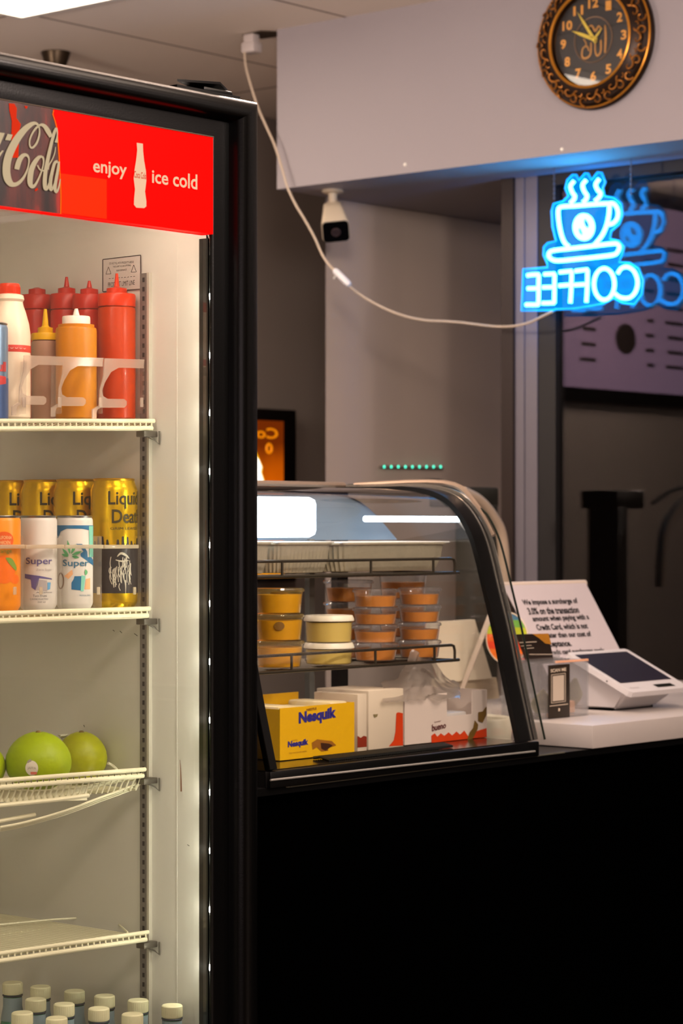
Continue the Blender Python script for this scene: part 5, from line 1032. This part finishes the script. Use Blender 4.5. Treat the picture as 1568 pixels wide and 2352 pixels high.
# tip box
ACR = pane('clear_acrylic', (.96, .97, .98), 2.0, .02, .16, (210, 205, 205))
q0, q1 = onZ(1245, 1654, ZCT), onZ(1350, 1640, ZCT)
YB0 = q0.y; bx0, bx1 = onY(1240, 1650, YB0 + .004).x, onY(1350, 1640, YB0 + .004).x; zt3 = zat(1522, (bx0, YB0, 1)); byb = YB0 + .095
tb = thing('tip_box', 'clear acrylic tip box with banknotes inside on the white counter', 'box', ((bx0 + bx1) / 2, YB0 + .05, ZCT))
m = MB(); th = .003
m.box((bx0, YB0 + .003, ZCT), (bx1, YB0 + .006, zt3)); m.box((bx0, byb, ZCT), (bx1, byb + .003, zt3)); m.box((bx0, YB0 + .006, ZCT), (bx0 + th, byb, zt3)); m.box((bx1 - th, YB0 + .006, ZCT), (bx1, byb, zt3)); m.box((bx0 + th, YB0 + .006, zt3 - th), (bx1 - th, byb, zt3)); m.box((bx0 + th, YB0 + .006, ZCT), (bx1 - th, byb, ZCT + th)); obj('box_body', m, ACR, tb)
m = MB(); m.box((bx0 + .05, YB0 + .001, zt3 - .003), (bx1 - .003, YB0 + .0045, zt3 + .001)); obj('box_edge', m, mat('edge_peach', (236, 176, 140), .3), tb)
BILL = mat('banknote_green', (150, 146, 96), .7, noise=.5, nscale=60, col2=(196, 184, 140))
for i, (xa, xb_, ya, yb) in enumerate(((1232, 1256, 1584, 1640), (1306, 1324, 1558, 1622))):
    m = MB(); A, B = onY(xa, yb, YB0 + .05), onY(xb_, yb, YB0 + .05); zA, zB_ = zat(ya, A), max(zat(yb, A), ZCT + .004)
    def bf(u, v): return Vector((A.x + (B.x - A.x) * (u if i else u ** (1 + v)), YB0 + .05 + .014 * math.sin(u * 3 + v * 4), zB_ + (zA - zB_) * v))
    m.grid(bf, 8, 10); o = obj('banknote', m, BILL, recenter=True); tag(o, ('curled banknote at the left inside the tip box', 'folded banknote right of the black card, inside the tip box')[i], 'banknote', 'banknotes in the tip box')
m = MB(); m.box((onY(1310, 1600, YB0 + .03).x, YB0 + .03, ZCT + .004), (bx1 - .006, YB0 + .09, ZCT + .028), .003); tag(obj('paper_slip', m, mat('slip_peach', (226, 170, 130), .6), recenter=True), 'peach-coloured paper bundle lying at the bottom of the tip box', 'paper')
# black code card on the front of the box (code left out)
k0, k1 = onY(1259, 1648, YB0), onY(1307, 1642, YB0); kt = zat(1528, k0)
cdc = thing('black_card', 'upright black card with blank white framed square on the tip box front', 'card', ((k0.x + k1.x) / 2, YB0, ZCT))
m = MB(); m.box((k0.x, YB0 - .0015, ZCT + .001), (k1.x, YB0 + .001, kt), .0008); cb_ = obj('card_body', m, mat('card_black', (36, 26, 16), .4), cdc)
kf = lambda x, y, o=.0022: onY(x, y, YB0 - o)
m = MB(); m.poly([kf(*c) for c in ((1269, 1553), (1295, 1550), (1295, 1608), (1269, 1611))]); obj('white_square', m, mat('card_square', (190, 176, 160), .5), cb_)
m = MB()
cs = [(1266, 1550), (1298, 1546), (1298, 1611), (1266, 1615)]
for i in range(4): ribbon(m, [(*cs[i], 1.2), (*cs[(i + 1) % 4], 1.2)], kf, 1)
ribbon(m, [(1262, 1622, 1.6), (1304, 1617, 1.6)], kf, 1); m.poly([kf(*c) for c in ((1282, 1626), (1286, 1628), (1285, 1633), (1282, 1634))]); m.merge(textmesh('SCAN ME', bil(kf(1264, 1537), kf(1300, 1533), kf(1300, 1541), kf(1264, 1545)), bold=.03)); obj('card_print', m, mat('card_print_cream', (206, 190, 170), .5), cb_)
# business card standing on top
c0, c1 = onY(1188, 1516, YB0 + .05), onY(1270, 1517, YB0 + .05)
bc = thing('business_card', 'black and gold business card in a holder above the tip box', 'card', ((c0.x + c1.x) / 2, YB0 + .05, c1.z))
hf = lambda x, y, o=0: onY(x, y, YB0 + .05 - o)
m = MB(); m.poly([hf(*c) for c in ((1184, 1457), (1259, 1455), (1271, 1516), (1208, 1520))], (0, .001, 0)); bo = obj('card_face', m, mat('card_face_black', (34, 24, 18), .45), bc)
m = MB(); m.poly([hf(*c, .0008) for c in ((1222, 1456), (1259, 1455), (1266, 1480), (1252, 1478), (1238, 1466))]); obj('gold_corner', m, mat('card_gold', (190, 128, 40), .4, noise=.3, nscale=90), bo)
m = MB(); ribbon(m, [(1192, 1476, 1.6), (1232, 1474, 1.6)], lambda a, b_: hf(a, b_, .0008), 1); ribbon(m, [(1196, 1484, 1.2), (1220, 1482, 1.2)], lambda a, b_: hf(a, b_, .0008), 1); ribbon(m, [(1204, 1490, 1.2), (1226, 1488, 1.2)], lambda a, b_: hf(a, b_, .0008), 1); ribbon(m, [(1215, 1503, 1.4), (1268, 1503, 1.4)], lambda a, b_: hf(a, b_, .0008), 1); obj('card_print', m, MATS['card_print_cream'], bo)
m = MB(); m.box((hf(1196, 1520).x, YB0 + .045, zt3), (hf(1288, 1520).x, YB0 + .085, zt3 + .004)); m.box((hf(1196, 1520).x, YB0 + .052, zt3 + .004), (hf(1288, 1520).x, YB0 + .055, zat(1492, (4, YB0 + .05, 1)))); obj('card_holder', m, ACR, bc)
# white objects behind the display case, seen through its glass
YW = ybk + .10
A, B = onY(1000, 1565, YW), onY(1130, 1558, YW)
wb = thing('white_board', 'blank white board standing behind the display case', 'board', ((A.x + B.x) / 2, YW, ZB))
m = MB(); m.poly([onY(*c, YW) for c in ((985, 1430), (1090, 1423), (1130, 1558), (1010, 1568))], (0, .012, 0)); obj('board_panel', m, mat('board_cream', (226, 214, 190), .6), wb)
m = MB(); m.poly([onY(*c, YW + .012) for c in ((1000, 1560), (1140, 1556), (1160, 1690), (1000, 1700))], (0, .01, 0)); m.box((A.x + .05, YW + .012, ZB), (B.x, YW + .06, ZB + .02)); obj('board_base', m, mat('board_base_beige', (196, 178, 150), .6), wb)
q = onZ(1160, 1682, ZB)
q = Vector((XC - .10, ybk - .08 + .0, ZB)); q = onY(1160, 1700, YD + .33); 
wt_ = thing('white_tub', 'low rounded white tub next to the display case end glass', 'tub', (XE + .10, YD + .24, ZB))
m = MB(); m.lathe([(0, 0), (.055, 0), (.066, .008), (.07, .05), (.068, .056), (.062, .052), (.058, .012), (0, .008)], (XE + .10, YD + .24, ZB), seg=32, sx=1, sy=1.5); obj('tub_shell', m, mat('tub_white', (214, 206, 186), .35), wt_)

# back-bar machine and green indicator dots
Ym = 3.6
p = onY(1110, 1140, Ym)
mc = thing('coffee_grinder', 'dark machine head rising behind the display case beside the window', 'machine', (p.x, Ym + .05, 0))
gA, gB = onY(1072, 1118, Ym), onY(1146, 1165, Ym)
m = MB(); m.box((gA.x, Ym, gB.z), (gB.x, Ym + .12, gA.z), .006); m.box((gB.x - .05, Ym, .9), (gB.x - .004, Ym + .1, gB.z + .01), .004); obj('machine_head', m, mat('machine_olive_black', (44, 42, 34), .4, noise=.4, nscale=20), mc)
m = MB(); m.tube(spl([onY(*c, Ym - .03) for c in ((955, 1108), (985, 1105), (1015, 1107), (1048, 1118), (1075, 1135), (1098, 1150))], 4), .006, 8); obj('machine_hose', m, BLACKP, mc)
m = MB(); m.box((gB.x - .3, Ym + .0, 0), (gB.x - .0, Ym + .3, .9)); obj('machine_stand', m, BLACKM, mc)
m = MB(); m.tube(spl([onY(*c, Ym - .08) for c in ((1062, 1130), (1100, 1150), (1130, 1185), (1150, 1225), (1158, 1290), (1160, 1360))], 5), .014, 12); tag(obj('beige_hose', m, mat('hose_beige', (176, 156, 136), .5), recenter=True), 'thick beige hose curving down behind the display case corner', 'hose')
Yi = YP - .012
ib = thing('indicator_light_bar', 'row of nine tiny teal lights on the wall above the display case', 'light bar', onY(946, 1073, Yi))
a, b_ = onY(876, 1068, Yi), onY(1018, 1078, Yi)
m = MB(); m.box((a.x, Yi, b_.z), (b_.x, Yi + .012, a.z), .001); obj('bar_housing', m, mat('wall_bar_taupe', (140, 128, 120), .7), ib)
TE = mat('teal_led', (80, 255, 210), .4, emit=(70, 255, 215), es=2.0)
for k in range(9):
    q = onY(882 + k * 16.2, 1072, Yi - .001); m = MB(); m.lathe([(0, -.004), (.0022, -.003), (.0026, 0), (.0022, .003), (0, .004)], q, (0, 0, 1), 8); obj('teal_light', m, TE, ib)
